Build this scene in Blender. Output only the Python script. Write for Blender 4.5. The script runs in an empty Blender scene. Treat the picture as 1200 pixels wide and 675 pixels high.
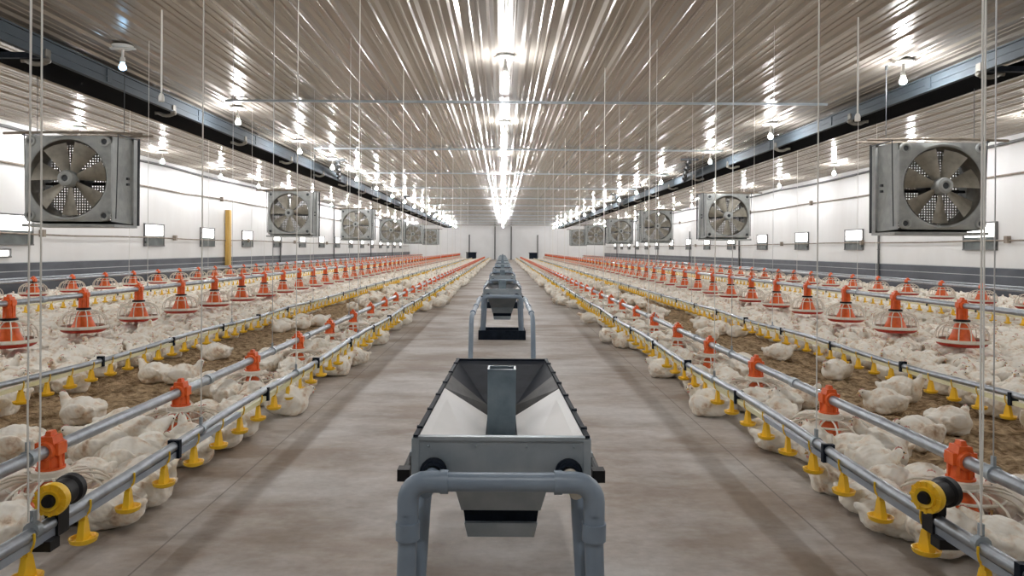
import bpy, bmesh, math, random
import numpy as np
from mathutils import Vector, Matrix
PI = math.pi
random.seed(11)
RNG = np.random.default_rng(5)
sc = bpy.context.scene
COL = sc.collection

# ---------------------------------------------------------------- camera data
F, VX, VY, H, TH = 850.0, 589.0, 292.0, 1.15, 0.0065

def proj(x, y, z):
    dx, dy = F * x / y, F * (H - z) / y
    return VX + dx - dy * TH, VY + dy + dx * TH

def unproj_floor(px, py, z=0.0):
    ox, oy = px - VX, py - VY
    dx, dy = ox + oy * TH, oy - ox * TH
    y = F * (H - z) / dy
    return dx * y / F, y

WL, WR, CZ, YB, YF = -10.4, 11.4, 3.75, -7.0, 81.0

# ---------------------------------------------------------------- materials
def nd(nt, t, **kw):
    n = nt.nodes.new(t)
    for k, v in kw.items():
        if k in n.inputs:
            n.inputs[k].default_value = v
        else:
            setattr(n, k, v)
    return n

def base_mat(name, col=(.5, .5, .5), rough=.5, metal=0., spec=.5):
    m = bpy.data.materials.new(name)
    m.use_nodes = True
    b = m.node_tree.nodes['Principled BSDF']
    b.inputs['Base Color'].default_value = (*col, 1)
    b.inputs['Roughness'].default_value = rough
    b.inputs['Metallic'].default_value = metal
    b.inputs['Specular IOR Level'].default_value = spec
    return m, m.node_tree, b

def noise_mat(name, c1, c2, rough=.5, metal=0., scale=6., detail=4., lo=.35, hi=.65, stretch=(1, 1, 1), bump=0., bscale=None, rvar=0., spec=.5):
    m, nt, b = base_mat(name, c1, rough, metal, spec)
    tc = nd(nt, 'ShaderNodeTexCoord')
    mp = nd(nt, 'ShaderNodeMapping')
    mp.inputs['Scale'].default_value = stretch
    nt.links.new(tc.outputs['Object'], mp.inputs['Vector'])
    no = nd(nt, 'ShaderNodeTexNoise', Scale=scale, Detail=detail, Roughness=.6)
    nt.links.new(mp.outputs['Vector'], no.inputs['Vector'])
    cr = nd(nt, 'ShaderNodeValToRGB')
    cr.color_ramp.elements[0].position = lo
    cr.color_ramp.elements[1].position = hi
    cr.color_ramp.elements[0].color = (*c1, 1)
    cr.color_ramp.elements[1].color = (*c2, 1)
    nt.links.new(no.outputs['Fac'], cr.inputs['Fac'])
    nt.links.new(cr.outputs['Color'], b.inputs['Base Color'])
    if rvar:
        mr = nd(nt, 'ShaderNodeMapRange')
        mr.inputs['To Min'].default_value = max(.02, rough - rvar)
        mr.inputs['To Max'].default_value = rough + rvar
        nt.links.new(no.outputs['Fac'], mr.inputs['Value'])
        nt.links.new(mr.outputs['Result'], b.inputs['Roughness'])
    if bump:
        n2 = nd(nt, 'ShaderNodeTexNoise', Scale=bscale or scale * 6, Detail=4.)
        nt.links.new(mp.outputs['Vector'], n2.inputs['Vector'])
        bp = nd(nt, 'ShaderNodeBump', Strength=bump, Distance=.02)
        nt.links.new(n2.outputs['Fac'], bp.inputs['Height'])
        nt.links.new(bp.outputs['Normal'], b.inputs['Normal'])
    return m

def emit_mat(name, col, strength):
    m, nt, b = base_mat(name, (.8, .8, .8), .4)
    b.inputs['Emission Color'].default_value = (*col, 1)
    b.inputs['Emission Strength'].default_value = strength
    return m

M = {}
M['galv'] = noise_mat('galvanised_pipe', (.27, .295, .325), (.40, .43, .465), .38, .7, 18, lo=.3, hi=.7, rvar=.1)
M['sheet'] = noise_mat('galvanised_sheet', (.31, .365, .405), (.45, .50, .53), .45, .35, 9, lo=.3, hi=.7, rvar=.1)
M['bright_sheet'] = noise_mat('bright_sheet', (.88, .87, .84), (.95, .94, .92), .45, .0, 4, lo=.3, hi=.7)
M['dark_steel'] = noise_mat('dark_steel', (.005, .009, .016), (.014, .020, .032), .55, .0, 14, lo=.35, hi=.7, spec=.10)
M['strip_steel'] = noise_mat('strip_steel', (.045, .045, .045), (.10, .097, .093), .5, 0, 10, spec=.2)
M['tube_steel'] = noise_mat('tube_steel', (.11, .155, .19), (.20, .25, .285), .42, .15, 12, lo=.3, hi=.7)
M['pvc'] = noise_mat('grey_pvc', (.22, .285, .36), (.28, .35, .43), .38, 0, 5)
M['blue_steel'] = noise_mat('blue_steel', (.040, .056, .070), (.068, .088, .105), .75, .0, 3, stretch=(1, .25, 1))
M['black'] = base_mat('black_plastic', (.009, .009, .010), .5, 0, .25)[0]
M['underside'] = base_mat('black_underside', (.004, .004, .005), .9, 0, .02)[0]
M['orange'] = noise_mat('orange_plastic', (.74, .105, .015), (.86, .16, .03), .42, 0, 20)
M['red'] = noise_mat('red_pan', (.42, .025, .015), (.55, .05, .02), .45, 0, 12)
M['white_plastic'] = noise_mat('white_plastic', (.80, .77, .68), (.70, .64, .52), .45, 0, 14)
M['dusty_clear'] = base_mat('dusty_clear', (.66, .60, .55), .35)[0]
M['yellow'] = noise_mat('yellow_plastic', (.86, .50, .012), (.93, .60, .03), .4, 0, 12)
M['cream_rail'] = noise_mat('cream_rail', (.72, .66, .36), (.80, .76, .52), .45, 0, 3)
M['blue_rail'] = noise_mat('grey_rail', (.30, .34, .40), (.40, .44, .48), .42, .3, 5)
M['cord'] = base_mat('white_cord', (.78, .77, .72), .6)[0]
M['steel_cord'] = base_mat('steel_cord', (.5, .5, .5), .4, .6)[0]
M['fan_grey'] = noise_mat('fan_housing', (.27, .285, .275), (.38, .395, .38), .55, .1, 4, rvar=.1)
M['fan_dark'] = noise_mat('fan_shroud', (.12, .11, .09), (.21, .195, .165), .5, .3, 4)
M['blade'] = noise_mat('fan_blade', (.20, .185, .15), (.40, .37, .30), .5, .2, 3, lo=.3, hi=.75)
M['motor'] = base_mat('fan_motor', (.05, .055, .06), .5, .3)[0]
M['wall_white'] = noise_mat('white_wall_panel', (.72, .72, .71), (.62, .61, .59), .5, 0, .55, 6, .45, .8, (1, 1, .35))
M['wall_end'] = noise_mat('end_wall_panel', (.86, .87, .87), (.80, .81, .81), .6, 0, .6)
M['navy'] = noise_mat('navy_dado', (.030, .037, .052), (.060, .07, .09), .45, 0, 1.2, stretch=(1, 1, 2.5))
M['navy_line'] = base_mat('pale_joint', (.45, .47, .48), .5)[0]
M['wood'] = noise_mat('yellow_wood', (.50, .30, .06), (.64, .42, .12), .6, 0, 3, stretch=(6, 6, .5))
M['conduit'] = noise_mat('brown_conduit', (.17, .135, .10), (.30, .25, .2), .6, 0, 5)
M['post'] = base_mat('dark_post', (.10, .10, .10), .5, .3)[0]
M['frame_grey'] = base_mat('window_frame_grey', (.12, .12, .12), .5)[0]
M['shutter'] = noise_mat('shutter_grey', (.07, .085, .08), (.13, .15, .145), .5, 0, 3)
M['daylight'] = emit_mat('daylight_pane', (1, .985, .95), 3.2)
M['bulb'] = emit_mat('lit_bulb', (.985, .985, 1.0), 640.)
M['bulb_low'] = emit_mat('faint_bulb', (.35, .65, 1.0), 6.)
M['socket'] = base_mat('white_socket', (.75, .74, .7), .4)[0]
M['comb'] = noise_mat('chicken_comb', (.55, .22, .17), (.68, .36, .29), .5, 0, 40)
M['beak'] = base_mat('chicken_beak', (.72, .48, .20), .45)[0]
M['eye'] = base_mat('chicken_eye', (.02, .012, .01), .2)[0]
M['leg'] = base_mat('chicken_leg', (.75, .55, .28), .5)[0]
M['litter'] = noise_mat('litter', (.17, .105, .052), (.60, .44, .27), .95, 0, 17, 8, .36, .66, bump=1., bscale=70, spec=.1)

def chicken_mat():
    m, nt, b = base_mat('white_feathers', (.8, .77, .7), .85, 0, .15)
    L = nt.links.new
    tc = nd(nt, 'ShaderNodeTexCoord')
    oi = nd(nt, 'ShaderNodeObjectInfo')
    ad = nd(nt, 'ShaderNodeVectorMath', operation='ADD')
    mu = nd(nt, 'ShaderNodeVectorMath', operation='SCALE')
    mu.inputs['Scale'].default_value = 7.
    L(oi.outputs['Location'], mu.inputs[0])
    L(tc.outputs['Object'], ad.inputs[0]); L(mu.outputs[0], ad.inputs[1])
    n = nd(nt, 'ShaderNodeTexNoise', Scale=11., Detail=4., Roughness=.6)
    L(ad.outputs[0], n.inputs['Vector'])
    cr = nd(nt, 'ShaderNodeValToRGB')
    e = cr.color_ramp.elements
    e[0].position, e[0].color = .29, (.54, .37, .245, 1)
    e[1].position, e[1].color = .485, (.93, .875, .77, 1)
    x = e.new(.385); x.color = (.83, .71, .57, 1)
    x = e.new(.75); x.color = (.955, .925, .855, 1)
    L(n.outputs['Fac'], cr.inputs['Fac'])
    L(cr.outputs['Color'], b.inputs['Base Color'])
    mp = nd(nt, 'ShaderNodeMapping'); mp.inputs['Scale'].default_value = (22, 60, 60)
    L(tc.outputs['Object'], mp.inputs['Vector'])
    n2 = nd(nt, 'ShaderNodeTexNoise', Scale=1., Detail=3.)
    L(mp.outputs['Vector'], n2.inputs['Vector'])
    bp = nd(nt, 'ShaderNodeBump', Strength=.35, Distance=.006)
    L(n2.outputs['Fac'], bp.inputs['Height'])
    m3 = nd(nt, 'ShaderNodeMapping'); m3.inputs['Scale'].default_value = (26, 46, 46)
    L(tc.outputs['Object'], m3.inputs['Vector'])
    vo = nd(nt, 'ShaderNodeTexVoronoi', Scale=1.)
    L(m3.outputs['Vector'], vo.inputs['Vector'])
    b2 = nd(nt, 'ShaderNodeBump', Strength=.35, Distance=.006, invert=True)
    L(vo.outputs['Distance'], b2.inputs['Height']); L(bp.outputs['Normal'], b2.inputs['Normal'])
    L(b2.outputs['Normal'], b.inputs['Normal'])
    b.inputs['Subsurface Weight'].default_value = 0.
    return m
M['feather'] = chicken_mat()

def concrete_mat():
    m, nt, b = base_mat('aisle_concrete', (.3, .27, .25), .55, 0, .35)
    L = nt.links.new
    tc = nd(nt, 'ShaderNodeTexCoord')
    def noise(scale, st, det=5., rough=.6):
        mp = nd(nt, 'ShaderNodeMapping'); mp.inputs['Scale'].default_value = st
        L(tc.outputs['Object'], mp.inputs['Vector'])
        n = nd(nt, 'ShaderNodeTexNoise', Scale=scale, Detail=det, Roughness=rough)
        L(mp.outputs['Vector'], n.inputs['Vector'])
        return n.outputs['Fac']
    def ramp(fac, lo, hi, c1, c2):
        r = nd(nt, 'ShaderNodeValToRGB')
        r.color_ramp.elements[0].position, r.color_ramp.elements[1].position = lo, hi
        r.color_ramp.elements[0].color, r.color_ramp.elements[1].color = (*c1, 1), (*c2, 1)
        L(fac, r.inputs['Fac']); return r.outputs['Color']
    def mix(a, c, f, mode='MIX', fac=1.):
        mx = nd(nt, 'ShaderNodeMix', data_type='RGBA', blend_type=mode)
        if f is None: mx.inputs['Factor'].default_value = fac
        else: L(f, mx.inputs['Factor'])
        for s, v in (('A', a), ('B', c)):
            k = [i for i in mx.inputs if i.name == s and i.type == 'RGBA'][0]
            if isinstance(v, tuple): k.default_value = (*v, 1)
            else: L(v, k)
        return [o for o in mx.outputs if o.type == 'RGBA'][0]
    patch = ramp(noise(.9, (.8, 1.25, 1), 6., .65), .41, .59, (.345, .28, .225), (.56, .53, .50))
    band = ramp(noise(1.7, (.6, 1.5, 1), 6., .7), .3, .7, (.76, .73, .70), (1.10, 1.10, 1.10))
    fine = ramp(noise(22, (1, 1, 1), 6.), .25, .75, (.88, .88, .88), (1.1, 1.1, 1.1))
    c = mix(mix(patch, band, None, 'MULTIPLY'), fine, None, 'MULTIPLY')
    # saw cut joints: two long ones and one across every 4.4 m
    sx = nd(nt, 'ShaderNodeSeparateXYZ'); L(tc.outputs['Object'], sx.inputs[0])
    def math_(op, a, v, v2=None):
        k = nd(nt, 'ShaderNodeMath', operation=op); L(a, k.inputs[0]); k.inputs[1].default_value = v
        if v2 is not None: k.inputs[2].default_value = v2
        return k.outputs[0]
    ax = math_('ABSOLUTE', sx.outputs['X'], 0)
    j1 = math_('LESS_THAN', math_('ABSOLUTE', math_('SUBTRACT', ax, 1.30), 0), .004)
    yy = math_('MODULO', math_('ADD', sx.outputs['Y'], 22.0 - 6.6), 4.4)
    j2 = math_('LESS_THAN', yy, .008)
    jm = nd(nt, 'ShaderNodeMath', operation='MAXIMUM'); L(j1, jm.inputs[0]); L(j2, jm.inputs[1])
    jf = math_('MULTIPLY', jm.outputs[0], .6)
    c = mix(c, (.12, .10, .09), jf)
    L(c, b.inputs['Base Color'])
    rr = nd(nt, 'ShaderNodeMapRange'); rr.inputs['To Min'].default_value = .38; rr.inputs['To Max'].default_value = .7
    L(noise(3., (.6, 2, 1)), rr.inputs['Value']); L(rr.outputs['Result'], b.inputs['Roughness'])
    bp = nd(nt, 'ShaderNodeBump', Strength=.12, Distance=.01)
    L(noise(60, (1, 1, 1)), bp.inputs['Height']); L(bp.outputs['Normal'], b.inputs['Normal'])
    return m
M['concrete'] = concrete_mat()

def ceiling_mat():
    m, nt, b = base_mat('corrugated_metal', (.62, .585, .54), .3, .42, .2)
    L = nt.links.new
    tc = nd(nt, 'ShaderNodeTexCoord')
    mp = nd(nt, 'ShaderNodeMapping'); mp.inputs['Scale'].default_value = (3.4, .12, 1)
    L(tc.outputs['Object'], mp.inputs['Vector'])
    n = nd(nt, 'ShaderNodeTexNoise', Scale=1.6, Detail=4.); L(mp.outputs['Vector'], n.inputs['Vector'])
    r = nd(nt, 'ShaderNodeValToRGB')
    r.color_ramp.elements[0].position, r.color_ramp.elements[1].position = .3, .7
    r.color_ramp.elements[0].color, r.color_ramp.elements[1].color = (.31, .275, .235, 1), (.46, .425, .375, 1)
    L(n.outputs['Fac'], r.inputs['Fac']); L(r.outputs['Color'], b.inputs['Base Color'])
    mr = nd(nt, 'ShaderNodeMapRange'); mr.inputs['To Min'].default_value = .17; mr.inputs['To Max'].default_value = .28
    L(n.outputs['Fac'], mr.inputs['Value']); L(mr.outputs['Result'], b.inputs['Roughness'])
    return m
M['ceiling'] = ceiling_mat()

# ---------------------------------------------------------------- mesh builder
class MB:
    def __init__(s):
        s.v, s.f, s.m, s.sm = [], [], [], []
    def add(s, vs, fs, mat=0, smooth=False, mx=None):
        o = len(s.v)
        if mx is not None:
            vs = [tuple(mx @ Vector(v)) for v in vs]
        s.v += [tuple(v) for v in vs]
        s.f += [tuple(i + o for i in f) for f in fs]
        s.m += [mat] * len(fs); s.sm += [smooth] * len(fs)
        return s
    def box(s, x0, x1, y0, y1, z0, z1, mat=0, mx=None):
        vs = [(x, y, z) for z in (z0, z1) for y in (y0, y1) for x in (x0, x1)]
        return s.add(vs, [(0, 2, 3, 1), (4, 5, 7, 6), (0, 1, 5, 4), (2, 6, 7, 3), (0, 4, 6, 2), (1, 3, 7, 5)], mat, False, mx)
    def hexa(s, lo, hi, mat=0):
        """frustum between two 4-corner loops (counter-clockwise from above)"""
        return s.add(list(lo) + list(hi), [(3, 2, 1, 0), (4, 5, 6, 7)] + [(i, (i + 1) % 4, (i + 1) % 4 + 4, i + 4) for i in range(4)], mat)
    def tube(s, pts, r, n=10, mat=0, caps=True, closed=False, smooth=True):
        pts = [Vector(p) for p in pts]
        rs = r if isinstance(r, (list, tuple)) else [r] * len(pts)
        k = len(pts); vs = []
        up = None
        for i, p in enumerate(pts):
            if closed: t = pts[(i + 1) % k] - pts[i - 1]
            else: t = pts[min(i + 1, k - 1)] - pts[max(i - 1, 0)]
            t.normalize()
            if up is None:
                up = Vector((0, 0, 1)) if abs(t.z) < .9 else Vector((1, 0, 0))
            a = up - t * up.dot(t); a.normalize(); up = a
            b = t.cross(a)
            for j in range(n):
                q = 2 * PI * j / n
                vs.append(p + (a * math.cos(q) + b * math.sin(q)) * rs[i])
        fs = []
        for i in range(k if closed else k - 1):
            i2 = (i + 1) % k
            for j in range(n):
                j2 = (j + 1) % n
                fs.append((i * n + j, i * n + j2, i2 * n + j2, i2 * n + j))
        s.add(vs, fs, mat, smooth)
        if caps and not closed:
            s.add(vs[:n], [tuple(reversed(range(n)))], mat); s.add(vs[-n:], [tuple(range(n))], mat)
        return s
    def lathe(s, prof, n=24, mat=0, mx=None, smooth=True, cap0=False, cap1=False):
        vs = []
        for r, z in prof:
            for j in range(n):
                q = 2 * PI * j / n
                vs.append((r * math.cos(q), r * math.sin(q), z))
        fs = [(i * n + j, i * n + (j + 1) % n, (i + 1) * n + (j + 1) % n, (i + 1) * n + j) for i in range(len(prof) - 1) for j in range(n)]
        s.add(vs, fs, mat, smooth, mx)
        if cap0: s.add(vs[:n], [tuple(reversed(range(n)))], mat, False, mx)
        if cap1: s.add(vs[-n:], [tuple(range(n))], mat, False, mx)
        return s
    def ball(s, c, r, n=12, k=8, mat=0):
        r = r if isinstance(r, (tuple, list)) else (r, r, r)
        vs = [(c[0], c[1], c[2] - r[2])]
        for i in range(1, k):
            a = PI * i / k
            for j in range(n):
                q = 2 * PI * j / n
                vs.append((c[0] + r[0] * math.sin(a) * math.cos(q), c[1] + r[1] * math.sin(a) * math.sin(q), c[2] - r[2] * math.cos(a)))
        vs.append((c[0], c[1], c[2] + r[2]))
        fs = [(0, 1 + (j + 1) % n, 1 + j) for j in range(n)]
        for i in range(k - 2):
            for j in range(n):
                a = 1 + i * n
                fs.append((a + j, a + (j + 1) % n, a + n + (j + 1) % n, a + n + j))
        t = len(vs) - 1; a = 1 + (k - 2) * n
        fs += [(a + j, a + (j + 1) % n, t) for j in range(n)]
        return s.add(vs, fs, mat, True)
    def mesh(s, name, mats, sharp=35):
        me = bpy.data.meshes.new(name)
        me.from_pydata(s.v, [], s.f)
        for k in (mats if isinstance(mats, (list, tuple)) else [mats]):
            me.materials.append(M[k] if isinstance(k, str) else k)
        me.polygons.foreach_set('material_index', s.m)
        me.polygons.foreach_set('use_smooth', s.sm)
        me.update()
        if any(s.sm): me.set_sharp_from_angle(angle=math.radians(sharp))
        return me
    def build(s, name, mats, parent=None, sharp=35):
        return link(name, s.mesh(name, mats, sharp), parent)

def link(name, data, parent=None):
    o = bpy.data.objects.new(name, data)
    COL.objects.link(o)
    if parent: o.parent = parent
    return o

def tag(o, label, cat, group=None, kind=None):
    if label: o['label'] = label
    if cat: o['category'] = cat
    if group: o['group'] = group
    if kind: o['kind'] = kind
    return o

def empty(name, loc, rz=0.):
    o = bpy.data.objects.new(name, None)
    o.empty_display_size = .1
    COL.objects.link(o); o.location = loc; o.rotation_euler = (0, 0, rz)
    return o

KIDS = {}
def kids(o):
    return [c for c in bpy.data.objects if c.parent == o]
def copy_tree(root, tree):
    """tree: [(part, [sub-parts])] of the source"""
    r = root.copy(); COL.objects.link(r)
    for p, subs in tree:
        c = p.copy(); COL.objects.link(c); c.parent = r
        for q in subs:
            d = q.copy(); COL.objects.link(d); d.parent = c
    return r
def tree_of(root):
    return [(p, kids(p)) for p in kids(root)]

ORD = ['first', 'second', 'third', 'fourth', 'fifth', 'sixth', 'seventh', 'eighth', 'ninth', 'tenth', 'eleventh', 'twelfth', 'thirteenth',
       'fourteenth', 'fifteenth', 'sixteenth', 'seventeenth', 'eighteenth', 'nineteenth', 'twentieth']
SIDE = {-1: 'left', 1: 'right'}

# ================================================================ the setting
def structure(o, label, cat):
    return tag(o, label, cat, kind='structure')

b = MB(); b.box(WL - .2, WR + .2, YB - .2, YF + .2, -.2, 0)
structure(b.build('floor', 'concrete'), 'bare stained concrete floor of the central aisle with saw-cut joints', 'floor')

# corrugated ceiling, ribs along the length
b = MB(); prof = []
x = WL - .3
k = 0
while x < WR + .3:
    prof += [(x, 0), (x + .040, -.026), (x + .085, -.026), (x + .125, 0), (x + .20, 0), (x + .212, -.008), (x + .232, -.008), (x + .244, 0), (x + .30, 0), (x + .312, -.008), (x + .332, -.008), (x + .344, 0)]
    x += .42
vs = [(p, YB - .2, CZ + .03 + q) for p, q in prof] + [(p, YF + .2, CZ + .03 + q) for p, q in prof]
n = len(prof)
b.add(vs, [(i, i + n, i + n + 1, i + 1) for i in range(n - 1)], 0, False)
structure(b.build('ceiling', 'ceiling'), 'ribbed grey metal sheet ceiling with ribs running lengthwise', 'ceiling')
b = MB(); b.box(WL - .4, WR + .4, YB - .4, YF + .4, CZ + .10, CZ + .25)
structure(b.build('roof', 'post'), 'roof slab above the metal ceiling', 'roof')

def wall(name, x0, x1, y0, y1, label):
    b = MB(); b.box(x0, x1, y0, y1, .8, CZ + .08)
    structure(b.build(name, 'wall_white'), label, 'wall')
wall('wall_left', WL - .2, WL, YB - .2, YF + .2, 'long white panelled wall behind the left rows of feeders')
wall('wall_right', WR, WR + .2, YB - .2, YF + .2, 'long white panelled wall behind the right rows of feeders')
b = MB(); b.box(WL, WR, YF, YF + .2, 0, CZ + .08); structure(b.build('wall_far', 'wall_end'), 'pale far end wall of the shed', 'wall')
b = MB(); b.box(WL, WR, YB - .2, YB, 0, CZ + .08); structure(b.build('wall_near', 'wall_white'), 'pale end wall behind the viewer', 'wall')
for s, X in ((-1, WL), (1, WR)):
    b = MB()
    xs = sorted((X - s * .03, X + s * .2))
    b.box(xs[0], xs[1], YB, YF, 0, .8)
    structure(b.build('baseboard_' + SIDE[s], 'navy'), 'dark navy lower board along the %s wall' % SIDE[s], 'baseboard')
    b = MB(); xs = sorted((X - s * .034, X - s * .03)); b.box(xs[0], xs[1], YB, YF, .60, .615); b.box(xs[0], xs[1], YB, YF, .785, .80)
    structure(b.build('trim_%d' % (1 if s < 0 else 2), 'navy_line'), 'thin pale joint line along the %s navy board' % SIDE[s], 'trim')

# purlin strips across the ceiling between the beams
for i, y in enumerate([12.75 + 6.05 * k for k in range(-2, 11)]):
    b = MB(); b.box(-4.9, 5.7, y, y + .035, CZ - .035, CZ + .004)
    structure(b.build('trim_%d' % (i + 3), 'sheet'), 'thin galvanised strip across the ceiling, %s from the front' % (ORD[i] if i < 20 else ''), 'trim')

# bedding litter
for s in (-1, 1):
    X1 = abs(WL if s < 0 else WR) - .03
    xs = list(np.arange(1.95, 3.6, .05)) + list(np.linspace(3.7, X1, 12))
    ys = [YB]; y = YB
    while y < YF - .01:
        y += .3 if y < 0.2 else (.05 if y < 7 else .05 * (y / 7) ** 1.6)
        ys.append(min(y, YF))
    P = np.array([(s * a, c) for c in ys for a in xs])
    hgt = .010 + RNG.random(len(P)) ** 2 * .032
    edge = np.abs(np.abs(P[:, 0]) - 1.95) < .01
    P[edge, 0] += RNG.normal(0, .03, edge.sum()); hgt[edge] = .001
    nx = len(xs)
    fs = [(r * nx + i, r * nx + i + 1, (r + 1) * nx + i + 1, (r + 1) * nx + i) for r in range(len(ys) - 1) for i in range(nx - 1)]
    if s < 0: fs = [f[::-1] for f in fs]
    b = MB(); b.add([(p[0], p[1], h) for p, h in zip(P, hgt)], fs, 0, True)
    tag(b.build('litter', 'litter', sharp=180), 'brown crumbly bedding litter covering the %s side of the shed' % SIDE[s], 'litter', kind='stuff')

# windows
def window(i, s, X, yc, w, h, zc, label, low=False):
    root = empty('window_%d' % i, (X, yc, zc))
    structure(root, label, 'window')
    def bx(mb, y0, y1, z0, z1, d0, d1):
        xs = sorted((-s * d0, -s * d1)); mb.box(xs[0], xs[1], y0, y1, z0, z1)
    f = MB(); t = .035
    bx(f, -w / 2 - t, w / 2 + t, h / 2, h / 2 + t, 0, .05); bx(f, -w / 2 - t, w / 2 + t, -h / 2 - t, -h / 2, 0, .06)
    bx(f, -w / 2 - t, -w / 2, -h / 2, h / 2, 0, .05); bx(f, w / 2, w / 2 + t, -h / 2, h / 2, 0, .05)
    f.build('window_frame', 'frame_grey', root)
    p = MB(); bx(p, -w / 2, w / 2, -h / 2 if low else -.02, h / 2, .002, .012); p.build('pane', 'daylight', root)
    if not low:
        q = MB(); bx(q, -w / 2, w / 2, -h / 2, -.02, .002, .03)
        for k in range(4): bx(q, -w / 2, w / 2, -h / 2 + .02 + k * h / 9, -h / 2 + .03 + k * h / 9, .03, .036)
        bx(q, -w / 2 - t, -w / 2 + .06, -h / 2 + .05, -h / 2 + .12, .03, .09); q.build('shutter', 'shutter', root)
k = 1
zwL, zwR = 1.50, 1.53
lw = [15.4, 21.6, 25.5, 29.5, 33.4, 37.6] + [41.6 + 4. * i for i in range(9)]
for i, y in enumerate(lw):
    window(k, -1, WL, y, 1.15, .60, zwL, 'small wall window, lit above a dark shutter, %s along the left wall' % ORD[i], False); k += 1
window(k, -1, WL, 14.6, 1.3, .12, 1.0, 'low bright slot in the left wall below the first window', True); k += 1
rw = [17.3, 23.5, 27.6, 31.8, 36.1, 40.4, 44.4, 48.9, 53.5, 57.4, 61.3, 65.3, 69.3, 73.3]
for i, y in enumerate(rw):
    window(k, 1, WR, y, 1.15, .60, zwR, 'small wall window, lit above a dark shutter, %s along the right wall' % ORD[i], False); k += 1

# ================================================================ wall fittings
def cyl_line(name, pts, r, mat, label, cat, group=None, n=8):
    b = MB(); b.tube(pts, r, n); o = b.build(name, mat)
    return tag(o, label, cat, group)
for s, X in ((-1, WL - 0), (1, WR)):
    for z, r, w in ((2.9, .022, 'upper'), (1.42, .018, 'lower')):
        b = MB(); y = YB + .5; pts = []
        while y < YF - .5:
            pts.append((X - s * .06, y, z + random.uniform(-.02, .02))); y += 2.
        b.tube(pts, r, 6)
        root = tag(b.build('conduit_pipe', 'conduit'), '%s brown conduit pipe running along the %s wall' % (w, SIDE[s]), 'pipe')
        for y in np.arange(13.5 if w == 'upper' else 16.3, 75, 6.6):
            c = MB(); c.box(min(X - s * .01, X - s * .11), max(X - s * .01, X - s * .11), y - .05, y + .05, z - .06, z + .10)
            c.build('junction_box', 'conduit', root)
    pts = []; y = YB + .5
    while y < YF - .5:
        pts.append((X - s * .10, y, CZ - .12 - .04 * abs(math.sin(y * .42)))); y += .9
    b = MB(); b.tube(pts, .035, 6)
    tag(b.build('wall_cable', 'post'), 'dark cable sagging along the top of the %s wall' % SIDE[s], 'cable')
posts = [(-1, 27.2, 2.55, .20, 'wood', 'yellow wooden post standing against the left wall')]
for i, y in enumerate([33.8, 44.5, 57, 68]): posts.append((-1, y, CZ, .07, 'post', 'slim dark post against the left wall, %s beyond the yellow post' % ORD[i]))
for i, y in enumerate([21.9, 34.8, 44, 53, 62, 72]): posts.append((1, y, 1.75 if i == 0 else (CZ if i != 2 else 2.3), .07 if i else .05, 'post', 'slim dark post against the right wall, %s from the front' % ORD[i]))
for s, y, z, w, mat, lab in posts:
    X = WL if s < 0 else WR
    xs = sorted((X - s * .03, X - s * (.03 + w * .8)))
    b = MB(); b.box(xs[0], xs[1], y - w / 2, y + w / 2, 0, z)
    for q in np.arange(.4, z, .8): b.box(xs[0] - .006, xs[1] + .006, y - w / 2 - .006, y + w / 2 + .006, q, q + .03)
    tag(b.build('wall_post', mat), lab, 'post')
for i, px in enumerate((550, 580, 599, 630)):
    x = (px - VX) * YF / F
    b = MB(); b.box(x - .06, x + .06, YF - .20, YF - .06, 0, CZ - .06 if i in (1, 2) else 2.75); b.box(x - .12, x + .12, YF - .25, YF - .04, 0, .03)
    tag(b.build('end_post', 'post'), 'dark upright post in front of the far end wall, %s counted from the left' % ORD[i], 'post')
for i, (x, y, w) in enumerate(((-3.2, 74, 1.0), (3.1, 73, .8))):
    b = MB(); b.box(x - w / 2, x + w / 2, y, y + .7, .12, .75); b.box(x - w / 2 - .05, x + w / 2 + .05, y - .05, y + .75, .75, .82)
    for q in (-1, 1):
        for r in (.08, .6): b.box(x + q * w * .42 - .04, x + q * w * .42 + .04, y + r - .04, y + r + .04, 0, .12)
    tag(b.build('drive_unit', 'dark_steel'), 'dark drive unit by the far wall on the %s of the aisle' % ('left' if i == 0 else 'right'), 'machine')

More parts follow.
